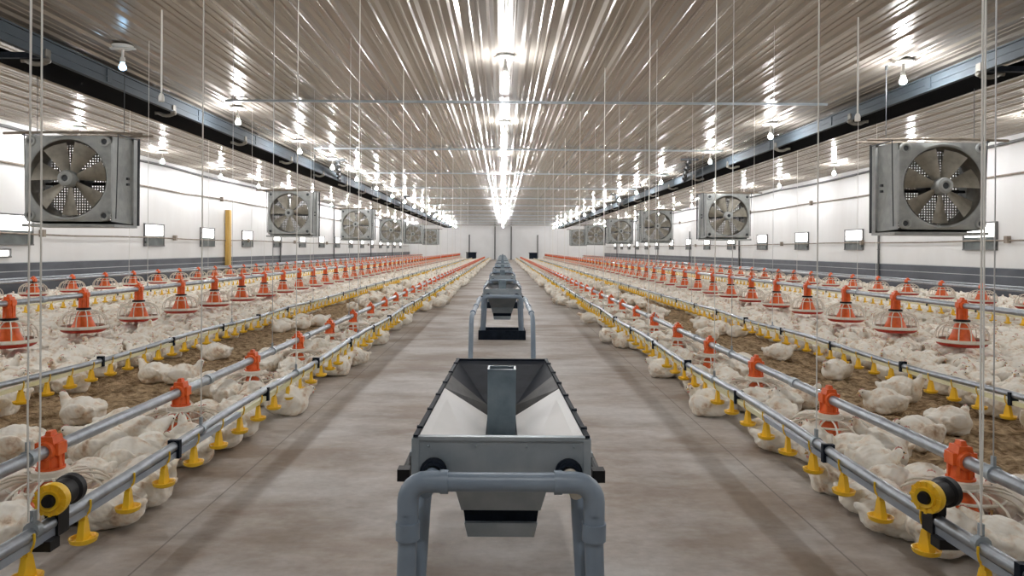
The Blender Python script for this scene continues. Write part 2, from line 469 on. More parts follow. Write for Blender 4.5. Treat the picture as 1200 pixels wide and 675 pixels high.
# ================================================================ ceiling beams
for s, X0, X1, ystart in ((-1, 5.64, 6.36, 8.9), (1, 6.07, 6.72, 9.2)):
    zt, zb = (3.70, 3.475) if s < 0 else (3.66, 3.46)
    root = empty('steel_beam', (s * X0, 0, zt))
    tag(root, 'long blue-grey steel beam with a black underside hung below the ceiling on the %s' % SIDE[s], 'beam')
    def bx(mb, a, c, y0, y1, z0, z1):
        xs = sorted((s * (a - X0), s * (c - X0))); mb.box(xs[0], xs[1], y0, y1, z0 - zt, z1 - zt)
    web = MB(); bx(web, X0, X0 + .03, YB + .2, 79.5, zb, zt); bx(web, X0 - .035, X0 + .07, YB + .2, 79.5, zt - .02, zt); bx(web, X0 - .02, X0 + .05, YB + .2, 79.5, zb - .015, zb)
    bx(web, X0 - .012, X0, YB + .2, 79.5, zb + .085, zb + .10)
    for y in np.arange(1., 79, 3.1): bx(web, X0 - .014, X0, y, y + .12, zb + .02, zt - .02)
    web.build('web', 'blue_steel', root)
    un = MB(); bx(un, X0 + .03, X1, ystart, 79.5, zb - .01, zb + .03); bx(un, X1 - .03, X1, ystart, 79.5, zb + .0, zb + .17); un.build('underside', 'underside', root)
    for y in [ystart + .05 + 3.45 * k for k in range(20)]:
        br = MB()
        bx(br, X0 - .02, X0 + .02, y - .05, y + .05, zb - .02, zb + .10)
        br.tube([(s * (-.02 + .34 * t), y + .02 * math.sin(9 * t), zb - zt - .03 - .05 * math.sin(PI * min(1, t * 1.2))) for t in np.linspace(0, 1, 8)], .030, 7)
        br.ball((s * .0, y, zb - zt - .03), (.05, .06, .045), 8, 6)
        br.build('bracket', 'fan_dark', root)
    cb = MB(); bx(cb, X0 + .03, X1 + 1.6, ystart - .03, ystart + .04, zb - .02, zb + .05); cb.build('cross_bar', 'dark_steel', root)
    for y in (21.2, 36., 52.) if s < 0 else (20.6, 34., 49.):
        hk = MB(); A = Vector((s * -.78, y, CZ - zt + .01)); B = Vector((0, y + 3.9, zb - zt + .02))
        mid = (A + B) / 2 - Vector((0, 0, .04))
        hk.tube([A, A.lerp(mid, .5) + Vector((0, 0, .02)), mid, mid.lerp(B, .6), B], [.045, .04, .05, .045, .05], 7)
        for q in range(9): hk.ball(tuple(A.lerp(B, .08 + q * .1) + Vector((.03 * (-1) ** q, 0, -.05))), .055, 7, 5)
        hk.tube([A + Vector((-.25, 0, -.03)), A + Vector((.25, 0, -.03))], .035, 6)
        hk.build('chain_hook', 'motor', root)

# ================================================================ bulbs
def make_bulb():
    root = empty('ceiling_bulb', (0, 0, 0))
    a = MB(); a.lathe([(.0, .0), (.13, 0), (.13, -.02), (.11, -.035), (.0, -.035)], 20); a.box(-.16, .16, -.03, .03, -.045, -.03); a.build('mounting_plate', 'socket', root)
    a = MB(); a.tube([(0, 0, -.03), (0, 0, -.15)], .017, 8); a.build('stem', 'socket', root)
    a = MB(); a.lathe([(.0, -.145), (.028, -.15), (.034, -.17), (.032, -.215), (.026, -.222)], 14); a.build('socket', 'socket', root)
    a = MB()
    pr = [(.0, -.322), (.022, -.318), (.040, -.305), (.047, -.283), (.044, -.262), (.030, -.24), (.024, -.215)]
    a.lathe(pr, 10); a.build('glass_bulb', 'bulb', root)
    return root
proto = make_bulb(); ptree = tree_of(proto); first = True
rows = [('centre row', 0.02, [-.2 + 5. * i for i in range(16)], 'along the middle'),
        ('left inner row', -4.94, [1.4, 5.4, 9.4, 13.5, 17.6, 21., 24.5, 28.3, 32.4, 36.4] + [40.4 + 4. * i for i in range(10)], 'beside the left beam'),
        ('right inner row', 5.45, [.1, 5.0, 9.9, 14.8, 19.1, 25., 29.6, 34.] + [38.8 + 4.85 * i for i in range(9)], 'beside the right beam'),
        ('left outer row', -9.3, [3.8, 7.8, 11.9, 15.9, 19.8, 23.9, 27.6, 31.5] + [35.4 + 3.9 * i for i in range(12)], 'near the left wall'),
        ('right outer row', 9.9, [5.5, 9.6, 13.6, 17.6, 21.7, 26., 29.8, 33.9] + [38 + 4.05 * i for i in range(11)], 'near the right wall')]
faint = None
for rname, X, ys, where in rows:
    i = 0
    for y in ys:
        vis = y > 0.5 and 0 < proj(X, y, CZ - .3)[1] and -5 < proj(X, y, CZ)[0] < 1205
        if first: o = proto; first = False
        else: o = copy_tree(proto, ptree)
        o.location = (X, y, CZ + .004)
        if rname == 'left inner row' and abs(y - 9.4) < .1:
            g = [c for c in o.children if c.name.startswith('glass_bulb')][0]
            g.data = g.data.copy(); g.data.materials[0] = M['bulb_low']
            lab = 'dim bluish bulb under the ceiling beside the left beam'; i += 1
        elif vis:
            if i < 12: lab = '%s visible glowing bulb on the ceiling row %s' % (ORD[i], where)
            else: lab = 'tiny far glowing bulb at the merged end of the row %s' % where
            i += 1
        else: lab = 'bulb on the ceiling row %s, outside the view above the viewer' % where
        tag(o, lab, 'light bulb', 'bulbs of the ceiling row ' + where)

# ================================================================ fans
def make_fan():
    root = empty('circulation_fan', (0, 0, 0))
    S, R, D = .715, .655, .85
    # front plate with round opening, rim rolled back
    fp = MB(); n = 64; vs = []; ring = []
    for j in range(n):
        q = 2 * PI * j / n
        c, d = math.cos(q), math.sin(q)
        t = S / max(abs(c), abs(d))
        corner = min(t, S * 1.30)
        vs += [(c * corner, 0, d * corner), (c * (R + .03), -.035, d * (R + .03)), (c * R, -.02, d * R), (c * R * .985, .05, d * R * .985), (c * corner, .05, d * corner)]
    fs = []
    for j in range(n):
        a, k = j * 5, ((j + 1) % n) * 5
        for e in range(3): fs.append((a + e, k + e, k + e + 1, a + e + 1))
        fs.append((a + 4, k + 4, k, a))
    fp.add(vs, fs, 0, True)
    for sx in (-1, 1):
        for sz in (-1, 1):
            fp.lathe([(.045, .012), (.05, .045), (.075, .05), (.088, .04), (.094, -.02)], 18, mx=Matrix.Translation((sx * .618, -.0, sz * .618)) @ Matrix.Rotation(PI / 2, 4, 'X'))
            fp.lathe([(0, .014), (.046, .014)], 18, 1, mx=Matrix.Translation((sx * .618, -.0, sz * .618)) @ Matrix.Rotation(PI / 2, 4, 'X'))
    fp.build('front_plate', ['fan_grey', 'motor'], root, 40)
    sh = MB(); sh.lathe([(R * .985, -.02), (R * .97, .1), (R * .97, .42), (R * 1.02, .5)], 48, mx=Matrix.Rotation(-PI / 2, 4, 'X')); sh.build('shroud', 'fan_dark', root, 60)
    # housing: side, top and bottom panels with diagonal creases, square back frame
    hs = MB()
    S2 = S + .03
    def panel(rot):
        R3 = Matrix.Rotation(rot, 4, 'Y')
        v = [(-S, .05, S), (S, .05, S), (S2, D, S2), (-S2, D, S2), (0, .45, S - .03)]
        hs.add(v, [(0, 1, 4), (1, 2, 4), (2, 3, 4), (3, 0, 4)], 0, False, R3)
        v = [(a, c, d - .012) for a, c, d in v]
        hs.add(v, [(1, 0, 4), (2, 1, 4), (3, 2, 4), (0, 3, 4)], 0, False, R3)
    for r in range(4): panel(r * PI / 2)
    hs.build('housing', 'fan_grey', root)
    bf = MB(); T = S2 + .03
    for a in (-1, 1):
        z = sorted((a * S2 * .96, a * T)); bf.box(-T, T, D - .1, D + .06, z[0], z[1])
        bf.box(z[0], z[1], D - .1, D + .06, -T, T)
    bf.box(-T, T, .02, D + .06, -S2 - .06, -S2 - .012)
    bf.build('back_frame', 'fan_grey', root)
    gd = MB()
    for q in np.arange(-.68, .69, .045):
        gd.box(q - .011, q + .011, D - .02, D - .012, -S2, S2); gd.box(-S2, S2, D - .012, D - .004, q - .011, q + .011)
    gd.build('wire_guard', 'fan_dark', root)
    mt = MB(); mt.tube([(0, .30, 0), (0, .62, 0)], .13, 18); mt.box(-S2, S2, .60, .66, -.07, -.03); mt.box(-S2, S2, .60, .66, .03, .07); mt.box(-.1, .1, .36, .56, .12, .19); mt.build('motor', 'motor', root)
    hb = MB(); RX = Matrix.Rotation(PI / 2, 4, 'X')
    hb.lathe([(.055, .08), (.055, .115), (.085, .12), (.125, .10), (.14, .05), (.14, -.12)], 24, mx=RX); hb.lathe([(0, .085), (.055, .085)], 24, 1, mx=RX)
    hub = hb.build('hub', ['fan_grey', 'motor'], root)
    bl = MB()
    vs = []; NR = 8; NW = 5
    for sd in (0, 1):
        for i in range(NR):
            t = i / (NR - 1); r = .12 + t * (R - .155)
            w = .065 + .13 * t ** .9
            pitch = math.radians(46 - 18 * t)
            for j in range(NW):
                u = (j / (NW - 1) - .5) * 2 * w
                camber = .03 * (1 - (u / w) ** 2)
                vs.append((u * math.cos(pitch), .08 + u * math.sin(pitch) * .75 - camber + sd * .01, r - abs(u) * .10 * t))
    fs = []
    K = NR * NW
    for i in range(NR - 1):
        for j in range(NW - 1):
            a = i * NW + j
            fs.append((a, a + 1, a + NW + 1, a + NW)); fs.append((K + a, K + a + NW, K + a + NW + 1, K + a + 1))
    bl.add(vs, fs, 0, True)
    bm = bl.mesh('blade', 'blade', 60)
    for k in range(7):
        o = link('blade', bm, root); o.rotation_euler = (0, 2 * PI * k / 7 + .45, 0)
    tb = MB(); tb.tube([(-1.15, .12, S + .05), (-.4, .12, S + .075), (.4, .12, S + .07), (1.2, .12, S + .05)], .022, 8); tb.tube([(-1.1, .8, S + .08), (1.1, .8, S + .10)], .022, 8); tb.build('support_bar', 'conduit', root)
    for a in (-1, 1):
        st = MB()
        st.tube([(a * .79, .10, S + .05), (a * .775, .11, .1), (a * .76, .1, -S + .05)], .010, 6)
        st.tube([(a * .84, .80, S + .05), (a * .83, .82, -S2 - .02)], .024, 6); st.tube([(a * .82, .10, S + .03), (a * .84, .80, S + .03)], .012, 6)
        st.build('side_strap', 'motor', root)
    return root
fan = make_fan(); ftree = tree_of(fan)
spots = [(-1, -6.03, 10.05, 2.09), (-1, -5.95, 20.2, 2.12), (-1, -6.0, 29.6, 2.13), (-1, -6.0, 39, 2.13), (-1, -6.0, 48.5, 2.13), (-1, -6.0, 60, 2.13),
         (1, 6.0, 9.9, 2.05), (1, 6.15, 19.8, 2.1), (1, 6.1, 28.6, 2.1), (1, 6.1, 37.4, 2.12), (1, 6.1, 47.5, 2.12), (1, 6.1, 58, 2.12)]
cnt = {-1: 0, 1: 0}
for i, (s, x, y, z) in enumerate(spots):
    o = fan if i == 0 else copy_tree(fan, ftree)
    sc_ = .83
    # box about 1.2 m wide at 10 m
    o.location = (x, y, z); o.scale = (sc_ * (1 if s < 0 else -1), sc_ * .85, sc_)
    tag(o, 'square grey seven-blade fan hung along the %s, %s from the front' % (SIDE[s], ORD[cnt[s]]), 'fan', 'hanging circulation fans')
    cnt[s] += 1
# thin hanging rods of the fans
    
fc = {-1: 0, 1: 0}
for s, x, y, z in spots:
    for a in (-1, 1):
        b = MB(); xx = x + a * .62
        b.tube([(xx, y + .3, z + .66), (xx, y + .3, CZ)], .005, 5); b.tube([(xx, y + .3, CZ - .05), (xx, y + .3, CZ + .02)], .02, 6)
        tag(b.build('hanging_rod', 'motor'), 'thin steel rod holding up the %s side of the %s hanging fan on the %s' % ('inner' if a * s < 0 else 'outer', ORD[fc[s]], SIDE[s]), 'rod', 'fan hanging rods')
    fc[s] += 1

# ================================================================ pan feeders
def feeder_parts(pz, rz, low):
    """list of (name, mesh) around the pan centre at floor level; pz pipe height, rz rim height"""
    out = []
    R = .235
    cz = rz + (.085 if low else .17)              # collar height
    rp = .027
    h = MB()
    h.lathe([(.028, -.056), (.038, -.054), (.040, -.03), (.040, .03), (.038, .054), (.028, .056)], 16, mx=Matrix.Translation((0, 0, pz)) @ Matrix.Rotation(PI / 2, 4, 'X'))
    h.hexa([(-.038, -.036, pz), (.038, -.036, pz), (.038, .036, pz), (-.038, .036, pz)], [(-.026, -.034, pz + .058), (.026, -.034, pz + .058), (.026, .034, pz + .058), (-.026, .034, pz + .058)])
    h.hexa([(-.014, -.024, pz + .056), (.014, -.024, pz + .056), (.014, .024, pz + .056), (-.014, .024, pz + .056)], [(-.010, -.018, pz + .078), (.010, -.018, pz + .078), (.010, .018, pz + .078), (-.010, .018, pz + .078)])
    for q in (-1, 1): h.box(min(q * .036, q * .050), max(q * .036, q * .050), -.03, .03, pz - .02, pz + .03)
    zl = cz + (.035 if low else .03)
    zo = pz - .075 if low else zl
    h.lathe([(.036, pz - .02), (.040, (pz + zo) / 2), (.043, zo + .01), (.054 if not low else .046, zo), (.054 if not low else .046, zo - .012), (.03, zo - .012)], 16)
    for k in range(6):
        h.box(-.007, .007, .040, .050, zl - .004, pz - .02, mx=Matrix.Rotation(k * PI / 3 + .3, 4, 'Z'))
    h.lathe([(.036, zl + .004), (.056, zl + .002), (.056, zl - .008), (.036, zl - .008)], 18)
    if low:
        ad = MB(); ad.lathe([(.030, zo), (.038, zo - .004), (.042, zl + .004), (.030, zl)], 16); out.append(('adapter', ad, 'dusty_clear'))
    out.append(('clamp_head', h, 'orange'))
    c = MB(); c.lathe([(.05, cz + .03), (.072, cz + .025), (.075, cz), (.055, cz - .004)], 18, smooth=True)
    out.append(('collar', c, 'white_plastic' if low else 'black'))
    cone = MB(); cone.lathe([(.05, cz + .01), (.062, cz - .02), (.085, rz + .07), (.12, rz - .01), (.15, rz - .03)] if not low else [(.04, cz + .01), (.046, cz - .02), (.055, rz + .02), (.07, rz - .02), (.09, rz - .04)], 20)
    out.append(('feed_cone', cone, 'orange'))
    g = MB(); N = 14
    for k in range(N):
        q = 2 * PI * k / N; ca, sa = math.cos(q), math.sin(q)
        pts = []
        for t in np.linspace(0, 1, 6):
            r = .07 + (R - .07) * (math.sin(t * PI / 2) ** (.75 if low else 1.0))
            z = rz + (cz - rz) * (math.cos(t * PI / 2) ** (.9 if low else .8))
            pts.append((r * ca, r * sa, z))
        g.tube(pts, .0055, 5, caps=False)
    for r, z in ((.075, cz), (R, rz), (.155, rz + (cz - rz) * (.62 if low else .70))):
        g.tube([(r * math.cos(2 * PI * k / 28), r * math.sin(2 * PI * k / 28), z) for k in range(28)], .0065, 5, closed=True)
    out.append(('grill', g, 'white_plastic'))
    rim = MB(); rim.lathe([(R - .015, rz + .008), (R + .006, rz + .008), (R + .01, rz - .018), (R - .004, rz - .026), (R - .02, rz - .02)], 32)
    out.append(('rim', rim, 'white_plastic'))
    p = MB(); p.lathe([(R - .012, rz - .015), (R - .02, rz - .045), (R - .05, rz - .062), (.10, rz - .062), (.05, rz - .04), (0, rz - .035)], 32)
    out.append(('pan', p, 'dusty_clear' if low else 'red'))
    return out
P1 = dict(X=1.90, pz=.295, rz=.10, low=True)
P2 = dict(X=4.5, pz=.628, rz=.295, low=False)
P3 = dict(X=8.6, pz=.52, rz=.30, low=False)
LY = {}
for ln, pp in (('aisle', P1), ('middle', P2), ('wall', P3)):
    pp['parts'] = feeder_parts(pp['pz'], pp['rz'], pp['low'])
    pp['meshes'] = [(nm, mb.mesh(nm, mt, 50), mt) for nm, mb, mt in pp['parts']]
    # whole feeder as one mesh for the far copies
    one = MB(); mats = []
    for nm, mb, mt in pp['parts']:
        if mt not in mats: mats.append(mt)
        k = mats.index(mt)
        o = len(one.v); one.v += mb.v; one.f += [tuple(i + o for i in f) for f in mb.f]; one.m += [k] * len(mb.f); one.sm += mb.sm
    pp['one'] = one.mesh('pan_feeder', mats, 50); pp['oneMB'] = one; pp['mats'] = mats
starts = {('aisle', -1): (3.06, 1.235), ('aisle', 1): (3.0, 1.21), ('middle', -1): (6.62, 1.18), ('middle', 1): (7.1, 1.2), ('wall', -1): (13.3, 1.2), ('wall', 1): (13.0, 1.2)}
feeders = []
for ln, pp in (('aisle', P1), ('middle', P2), ('wall', P3)):
    for s in (-1, 1):
        y0, d = starts[(ln, s)]
        y = y0
        while y - d > (0.9 if ln == 'aisle' else (5.2 if ln == 'middle' else 10.5)): y -= d
        i = 0
        while y < 77:
            px, py = proj(s * pp['X'], y, pp['pz'])
            if -25 < px < 1225 and py < 690:
                feeders.append([y * (1. if ln != 'wall' else 1.3), ln, s, y, i]); i += 1
            y += d
feeders.sort()
rest = {}
lname = {'aisle': 'aisle-side feed line', 'middle': 'raised middle feed line', 'wall': 'wall-side feed line'}
for n_, (key, ln, s, y, i) in enumerate(feeders):
    pp = {'aisle': P1, 'middle': P2, 'wall': P3}[ln]
    loc = (s * pp['X'], y, 0)
    if n_ >= 300:
        rest.setdefault(ln, []).append(loc); continue
    if y < 16:
        o = empty('pan_feeder', loc, 0)
        for nm, me, mt in pp['meshes']: link(nm, me, o)
    else:
        o = link('pan_feeder', pp['one']); o.location = loc
    ll = {'aisle': 'low orange pan feeder', 'middle': 'raised orange pan feeder', 'wall': 'small orange pan feeder'}[ln]
    if i < 14: lab = '%s on the %s %s, %s from the front' % (ll, SIDE[s], lname[ln], ORD[i])
    else: lab = 'tiny far %s at the merged end of the %s %s' % (ll.replace('low ', '').replace('raised ', '').replace('small ', ''), SIDE[s], lname[ln])
    tag(o, lab, 'feeder', 'pan feeders on the %s %s' % (SIDE[s], lname[ln]))

def stuff_join(name, items, mats):
    """items: [(verts Nx3, loops list of polys arrays...)] joined with numpy"""
    V = np.concatenate([a[0] for a in items])
    off = np.cumsum([0] + [len(a[0]) for a in items[:-1]])
    LT = np.concatenate([a[1] + o for a, o in zip(items, off)])
    PL = np.concatenate([a[2] for a in items]); MI = np.concatenate([a[3] for a in items])
    me = bpy.data.meshes.new(name)
    me.vertices.add(len(V)); me.vertices.foreach_set('co', V.astype(np.float32).ravel())
    me.loops.add(len(LT)); me.loops.foreach_set('vertex_index', LT.astype(np.int32))
    me.polygons.add(len(PL))
    st = np.concatenate([[0], np.cumsum(PL)[:-1]])
    me.polygons.foreach_set('loop_start', st.astype(np.int32))
    me.polygons.foreach_set('material_index', MI.astype(np.int32))
    me.polygons.foreach_set('use_smooth', np.ones(len(PL), dtype=bool))
    for k in mats: me.materials.append(M[k])
    me.update(calc_edges=True); me.validate()
    return me
def arr_of(me):
    v = np.empty(len(me.vertices) * 3, np.float32); me.vertices.foreach_get('co', v)
    l = np.empty(len(me.loops), np.int32); me.loops.foreach_get('vertex_index', l)
    p = np.empty(len(me.polygons), np.int32); me.polygons.foreach_get('loop_total', p)
    mi = np.empty(len(me.polygons), np.int32); me.polygons.foreach_get('material_index', mi)
    return v.reshape(-1, 3), l, p, mi
if rest:
    allm = ['orange', 'white_plastic', 'red', 'black', 'dusty_clear']
    items = []
    for ln, locs in rest.items():
        pp = {'aisle': P1, 'middle': P2, 'wall': P3}[ln]
        v, l, p, mi = arr_of(pp['one'])
        mi2 = np.array([allm.index(k) for k in pp['mats']])[mi]
        for loc in locs: items.append((v + np.array(loc, np.float32), l, p, mi2))
    o = link('distant_pan_feeders', stuff_join('distant_pan_feeders', items, allm))
    tag(o, 'mass of tiny orange pan feeders at the far end of the shed', 'feeder', kind='stuff')

# feed pipes (auger tubes)
fpipes = {}
for ln, pp in (('aisle', P1), ('middle', P2), ('wall', P3)):
    for s in (-1, 1):
        b = MB(); b.tube([(s * pp['X'], y, pp['pz']) for y in np.linspace(-.8, 78, 40)], .027, 14)
        root = tag(b.build('feed_pipe', 'galv'), 'galvanised feed pipe of the %s %s' % (SIDE[s], lname[ln]), 'pipe', 'feed pipes')
        for y in np.arange(2.3, 30, 2.4):
            c = MB()
            c.tube([(s * pp['X'], y - .03, pp['pz']), (s * pp['X'], y + .03, pp['pz'])], .033, 14)
            c.build('coupling', 'sheet', root)
for s in (-1, 1):
    b = MB(); X = s * 8.55
    b.tube([(s * 9.6, y, .50) for y in np.linspace(-.8, 78, 6)], .022, 8); b.box(min(s * 9.56, s * 9.64), max(s * 9.56, s * 9.64), -.8, 78, .44, .47)
    for y in np.arange(1, 78, 3.): b.box(s * 9.6 - .008, s * 9.6 + .008, y, y + .03, .45, .52)
    tag(b.build('perch_rail', 'galv'), 'outermost grey rail running along the %s wall' % SIDE[s], 'rail')

# ================================================================ drinker lines
def drinker_meshes():
    a = MB()
    a.tube([(0, 0, -.028), (0, 0, -.075)], [.011, .009], 8)
    a.tube([(.0, -.006, -.056), (0, -.019, -.042), (0, -.0235, -.022), (0, -.0225, .0)], .004, 6)
    a.hexa([(-.031, -.012, -.140), (.031, -.012, -.140), (.031, .012, -.140), (-.031, .012, -.140)], [(-.015, -.009, -.068), (.015, -.009, -.068), (.015, .009, -.068), (-.015, .009, -.068)])
    a.hexa([(-.009, -.009, -.07), (.009, -.009, -.07), (.009, .009, -.07), (-.009, .009, -.07)], [(-.012, -.01, -.05), (.012, -.01, -.05), (.012, .01, -.05), (-.012, .01, -.05)])
    a.tube([(0, 0, -.07), (0, 0, -.12)], .006, 6)
    c = MB(); c.lathe([(0, -.146), (.030, -.150), (.043, -.143), (.047, -.128), (.042, -.128), (.034, -.138), (0, -.138)], 18)
    return a, c
da, dc = drinker_meshes()
dmA, dmC = da.mesh('nipple_drinker', 'yellow'), dc.mesh('drip_cup', 'yellow')
lo = MB(); lo.tube([(0, 0, -.03), (0, 0, -.13)], [.012, .02], 5); lo.lathe([(0, -.15), (.04, -.146), (.042, -.128), (0, -.132)], 8)
dmLo = lo.mesh('nipple_drinker', 'yellow')
NL = [('aisle', 1.45, .27, {-1: (2.52, .30), 1: (2.47, .30)}, 'blue_rail'), ('middle', 3.13, .27, {-1: (4.72, .27), 1: (4.75, .27)}, 'cream_rail'), ('wall', 6.9, .33, {-1: (9., .3), 1: (9., .3)}, 'cream_rail')]
dname = {'aisle': 'drinker line beside the aisle', 'middle': 'second drinker line across the litter', 'wall': 'outer drinker line behind the raised feeders'}
CUPS = []
for ln, X, pz, st, mat in NL:
    for s in (-1, 1):
        root = empty('drinker_line', (s * X, 0, pz))
        tag(root, 'galvanised drinker pipe with yellow cups, %s %s' % (SIDE[s], dname[ln]), 'drinker line', 'drinker lines')
        b = MB(); b.tube([(0, y, .012 * math.sin(y * 1.9) * (y < 12)) for y in np.concatenate([np.linspace(-.8, 12, 30), np.linspace(15, 78, 22)])], .0205, 12); b.build('support_pipe', 'galv', root)
        b = MB(); b.box(-.013, .013, -.8, 78, -.052, -.026)
        rl = b.build('water_pipe', ['cream_rail', 'blue_rail'], root)
        if ln == 'aisle':
            rl.data.clear_geometry()
            b = MB(); b.box(-.013, .013, 4.0, 78, -.052, -.026, 0); b.box(-.013, .013, -.8, 4.0, -.052, -.026, 1)
            t = b.mesh('water_pipe', ['cream_rail', 'blue_rail']); rl.data = t
        cl = MB()
        cl.box(-.026, .026, -.012, .012, -.056, .024); clm = cl.mesh('pipe_clip', 'dark_steel'); far_ = MB()
        for y in np.arange(2.0, 60, 1.22):
            if y < 14: link('pipe_clip', clm, root).location = (0, y, 0)
            else: far_.box(-.026, .026, y - .012, y + .012, -.056, .024)
        far_.build('distant_pipe_clips', 'dark_steel', root)['kind'] = 'stuff'
        y0, d = st[s]; y = y0
        while y - d > .8: y -= d
        lst = []
        while y < 77:
            px, py = proj(s * X, y, pz - .1)
            if -15 < px < 1215 and py < 690: lst.append(y)
            y += d
        for k, y in enumerate(lst[:100]):
            if ln == 'aisle' and y < 14: CUPS.append((s * X, y))
            if y < 13:
                o = link('nipple_drinker', dmA, root); c = link('drip_cup', dmC, o)
            else: o = link('nipple_drinker', dmLo, root)
            o.location = (0, y, 0); o.rotation_euler = (0, 0, PI / 2 + (0 if s < 0 else PI) + random.uniform(-.2, .2))
        v, l, p, mi = arr_of(dmLo)
        items = [(v + np.array((0, y, 0), np.float32), l, p, mi) for y in lst[100:]]
        o = link('distant_nipple_drinkers', stuff_join('distant_nipple_drinkers', items, ['yellow']), root); o['kind'] = 'stuff'
        if ln == 'aisle':
            # winch reel: yellow disc and black drum on a bracket
            ry = 2.34 if s < 0 else 2.40
            rot = Matrix.Translation((-s * .02, ry, .075)) @ (Matrix.Rotation(.05, 4, 'Z') if s < 0 else Matrix.Rotation(-1.05, 4, 'Z')) @ Matrix.Rotation(PI / 2, 4, 'X')
            a = MB(); a.lathe([(.020, .05), (.032, .054), (.034, .044), (.05, .044), (.053, .03), (.050, .015), (.0, .015)], 28, mx=rot)
            for k in range(12):
                a.box(-.004, .004, .036, .052, .040, .048, mx=rot @ Matrix.Rotation(k * PI / 6, 4, 'Z'))
            rr = a.build('reel_disc', 'yellow', root); rr['label'] = 'yellow ribbed disc of the reel'
            a = MB(); a.lathe([(0, .062), (.018, .062), (.022, .05), (.024, .03)], 18, mx=rot); a.lathe([(.046, .014), (.049, .008), (.042, .0), (.042, -.05), (.05, -.06), (.05, -.085), (.03, -.09), (0, -.09)], 28, mx=rot)
            a.build('reel_drum', 'black', root)
            a = MB(); a.box(-.022, .022, ry + .0, ry + .06, -.056, .024); a.box(-.034, .034, ry - .06, ry - .01, -.082, -.05); a.box(-.012, .012, ry - .02, ry + .03, .015, .06); a.tube([(0, ry - .055, -.07), (0, ry - .04, -.07)], .008, 8)
            a.build('reel_bracket', 'black', root)

# ================================================================ cords
def cord(x, y, zb, label, group, double=False, r=.0042, top=CZ + .01, mat='cord', clampr=.03):
    root = empty('hanging_wire', (x, y, zb))
    tag(root, label, 'cord', group)
    b = MB()
    if double:
        for q in (-.012, .012):
            b.tube([(q * .6, q, .03), (q, q, .35), (q * .7, q * .5, top - zb)], r, 5)
    else:
        b.tube([(0, 0, .02), (0, 0, top - zb)], r, 5)
    b.build('line', mat, root)
    c = MB(); c.tube([(0, -.012, 0), (0, .012, 0)], clampr, 12); c.box(-.006, .006, -.008, .008, clampr * .8, clampr + .035)
    if double: c.tube([(0, -.012, .03), (0, 0, .055), (0, .012, .03)], .004, 6)
    c.build('pipe_clamp', 'sheet', root)
    return root
ny = {-1: [2.25, 3.50, 5.11, 7.3, 10.5, 13.7, 17, 21, 25, 30], 1: [2.19, 3.34, 4.95, 7.2, 10.4, 13.7, 17, 21, 25, 30]}
for s in (-1, 1):
    for i, y in enumerate(ny[s]):
        if i < 2 or True:
            cord(s * 1.45, y + (.75 if i == 0 else 0) * 0, .27, '%s white cord holding the %s drinker line beside the aisle' % (ORD[i], SIDE[s]), 'drinker line cords', double=i == 0, r=.0031 if y < 6 else .0044, clampr=.026)
    for i, y in enumerate([2.9, 6.0, 9.0, 11.9, 15, 18, 21, 25, 29]):
        if i == 0: yy = 2.91 if s < 0 else 2.80
        else: yy = y
        cord(s * 1.90, yy, .295, '%s thin cord holding the %s feed pipe beside the aisle' % (ORD[i], SIDE[s]), 'feed pipe cords', mat='steel_cord', r=.0028, clampr=.034)
    for i, y in enumerate([9.2, 13, 17, 21, 26, 32]):
        cord(s * 4.5, y, .628, '%s thin cord above the %s raised middle feed line' % (ORD[i], SIDE[s]), 'middle feed line cords', r=.0026, clampr=.034)
    for i, y in enumerate([8.4, 12, 16, 21, 27]):
        cord(s * 3.13, y, .27, '%s thin cord above the %s second drinker line' % (ORD[i], SIDE[s]), 'second drinker line cords', r=.0024, clampr=.026, mat='steel_cord')
    for i, y in enumerate([13.4, 17, 21, 26]):
        cord(s * 6.9, y, .33, '%s thin cord above the %s outer drinker line' % (ORD[i], SIDE[s]), 'outer drinker line cords', r=.003, clampr=.026)
# short pull cords that end in a toggle
for s, x, y, zt in ((-1, -3.75, 7.95, 2.80), (1, 3.93, 8.05, 2.65)):
    root = empty('hanging_pull_string', (x, y, zt)); tag(root, 'short white pull cord with a plastic toggle hanging from the ceiling on the %s' % SIDE[s], 'cord')
    b = MB(); b.tube([(0, 0, .02), (0, 0, CZ - zt)], .010, 6); b.build('line', 'cord', root)
    b = MB(); b.lathe([(0, -.06), (.03, -.055), (.03, .0), (.018, .03), (0, .035)], 10); b.build('toggle', 'cord', root)

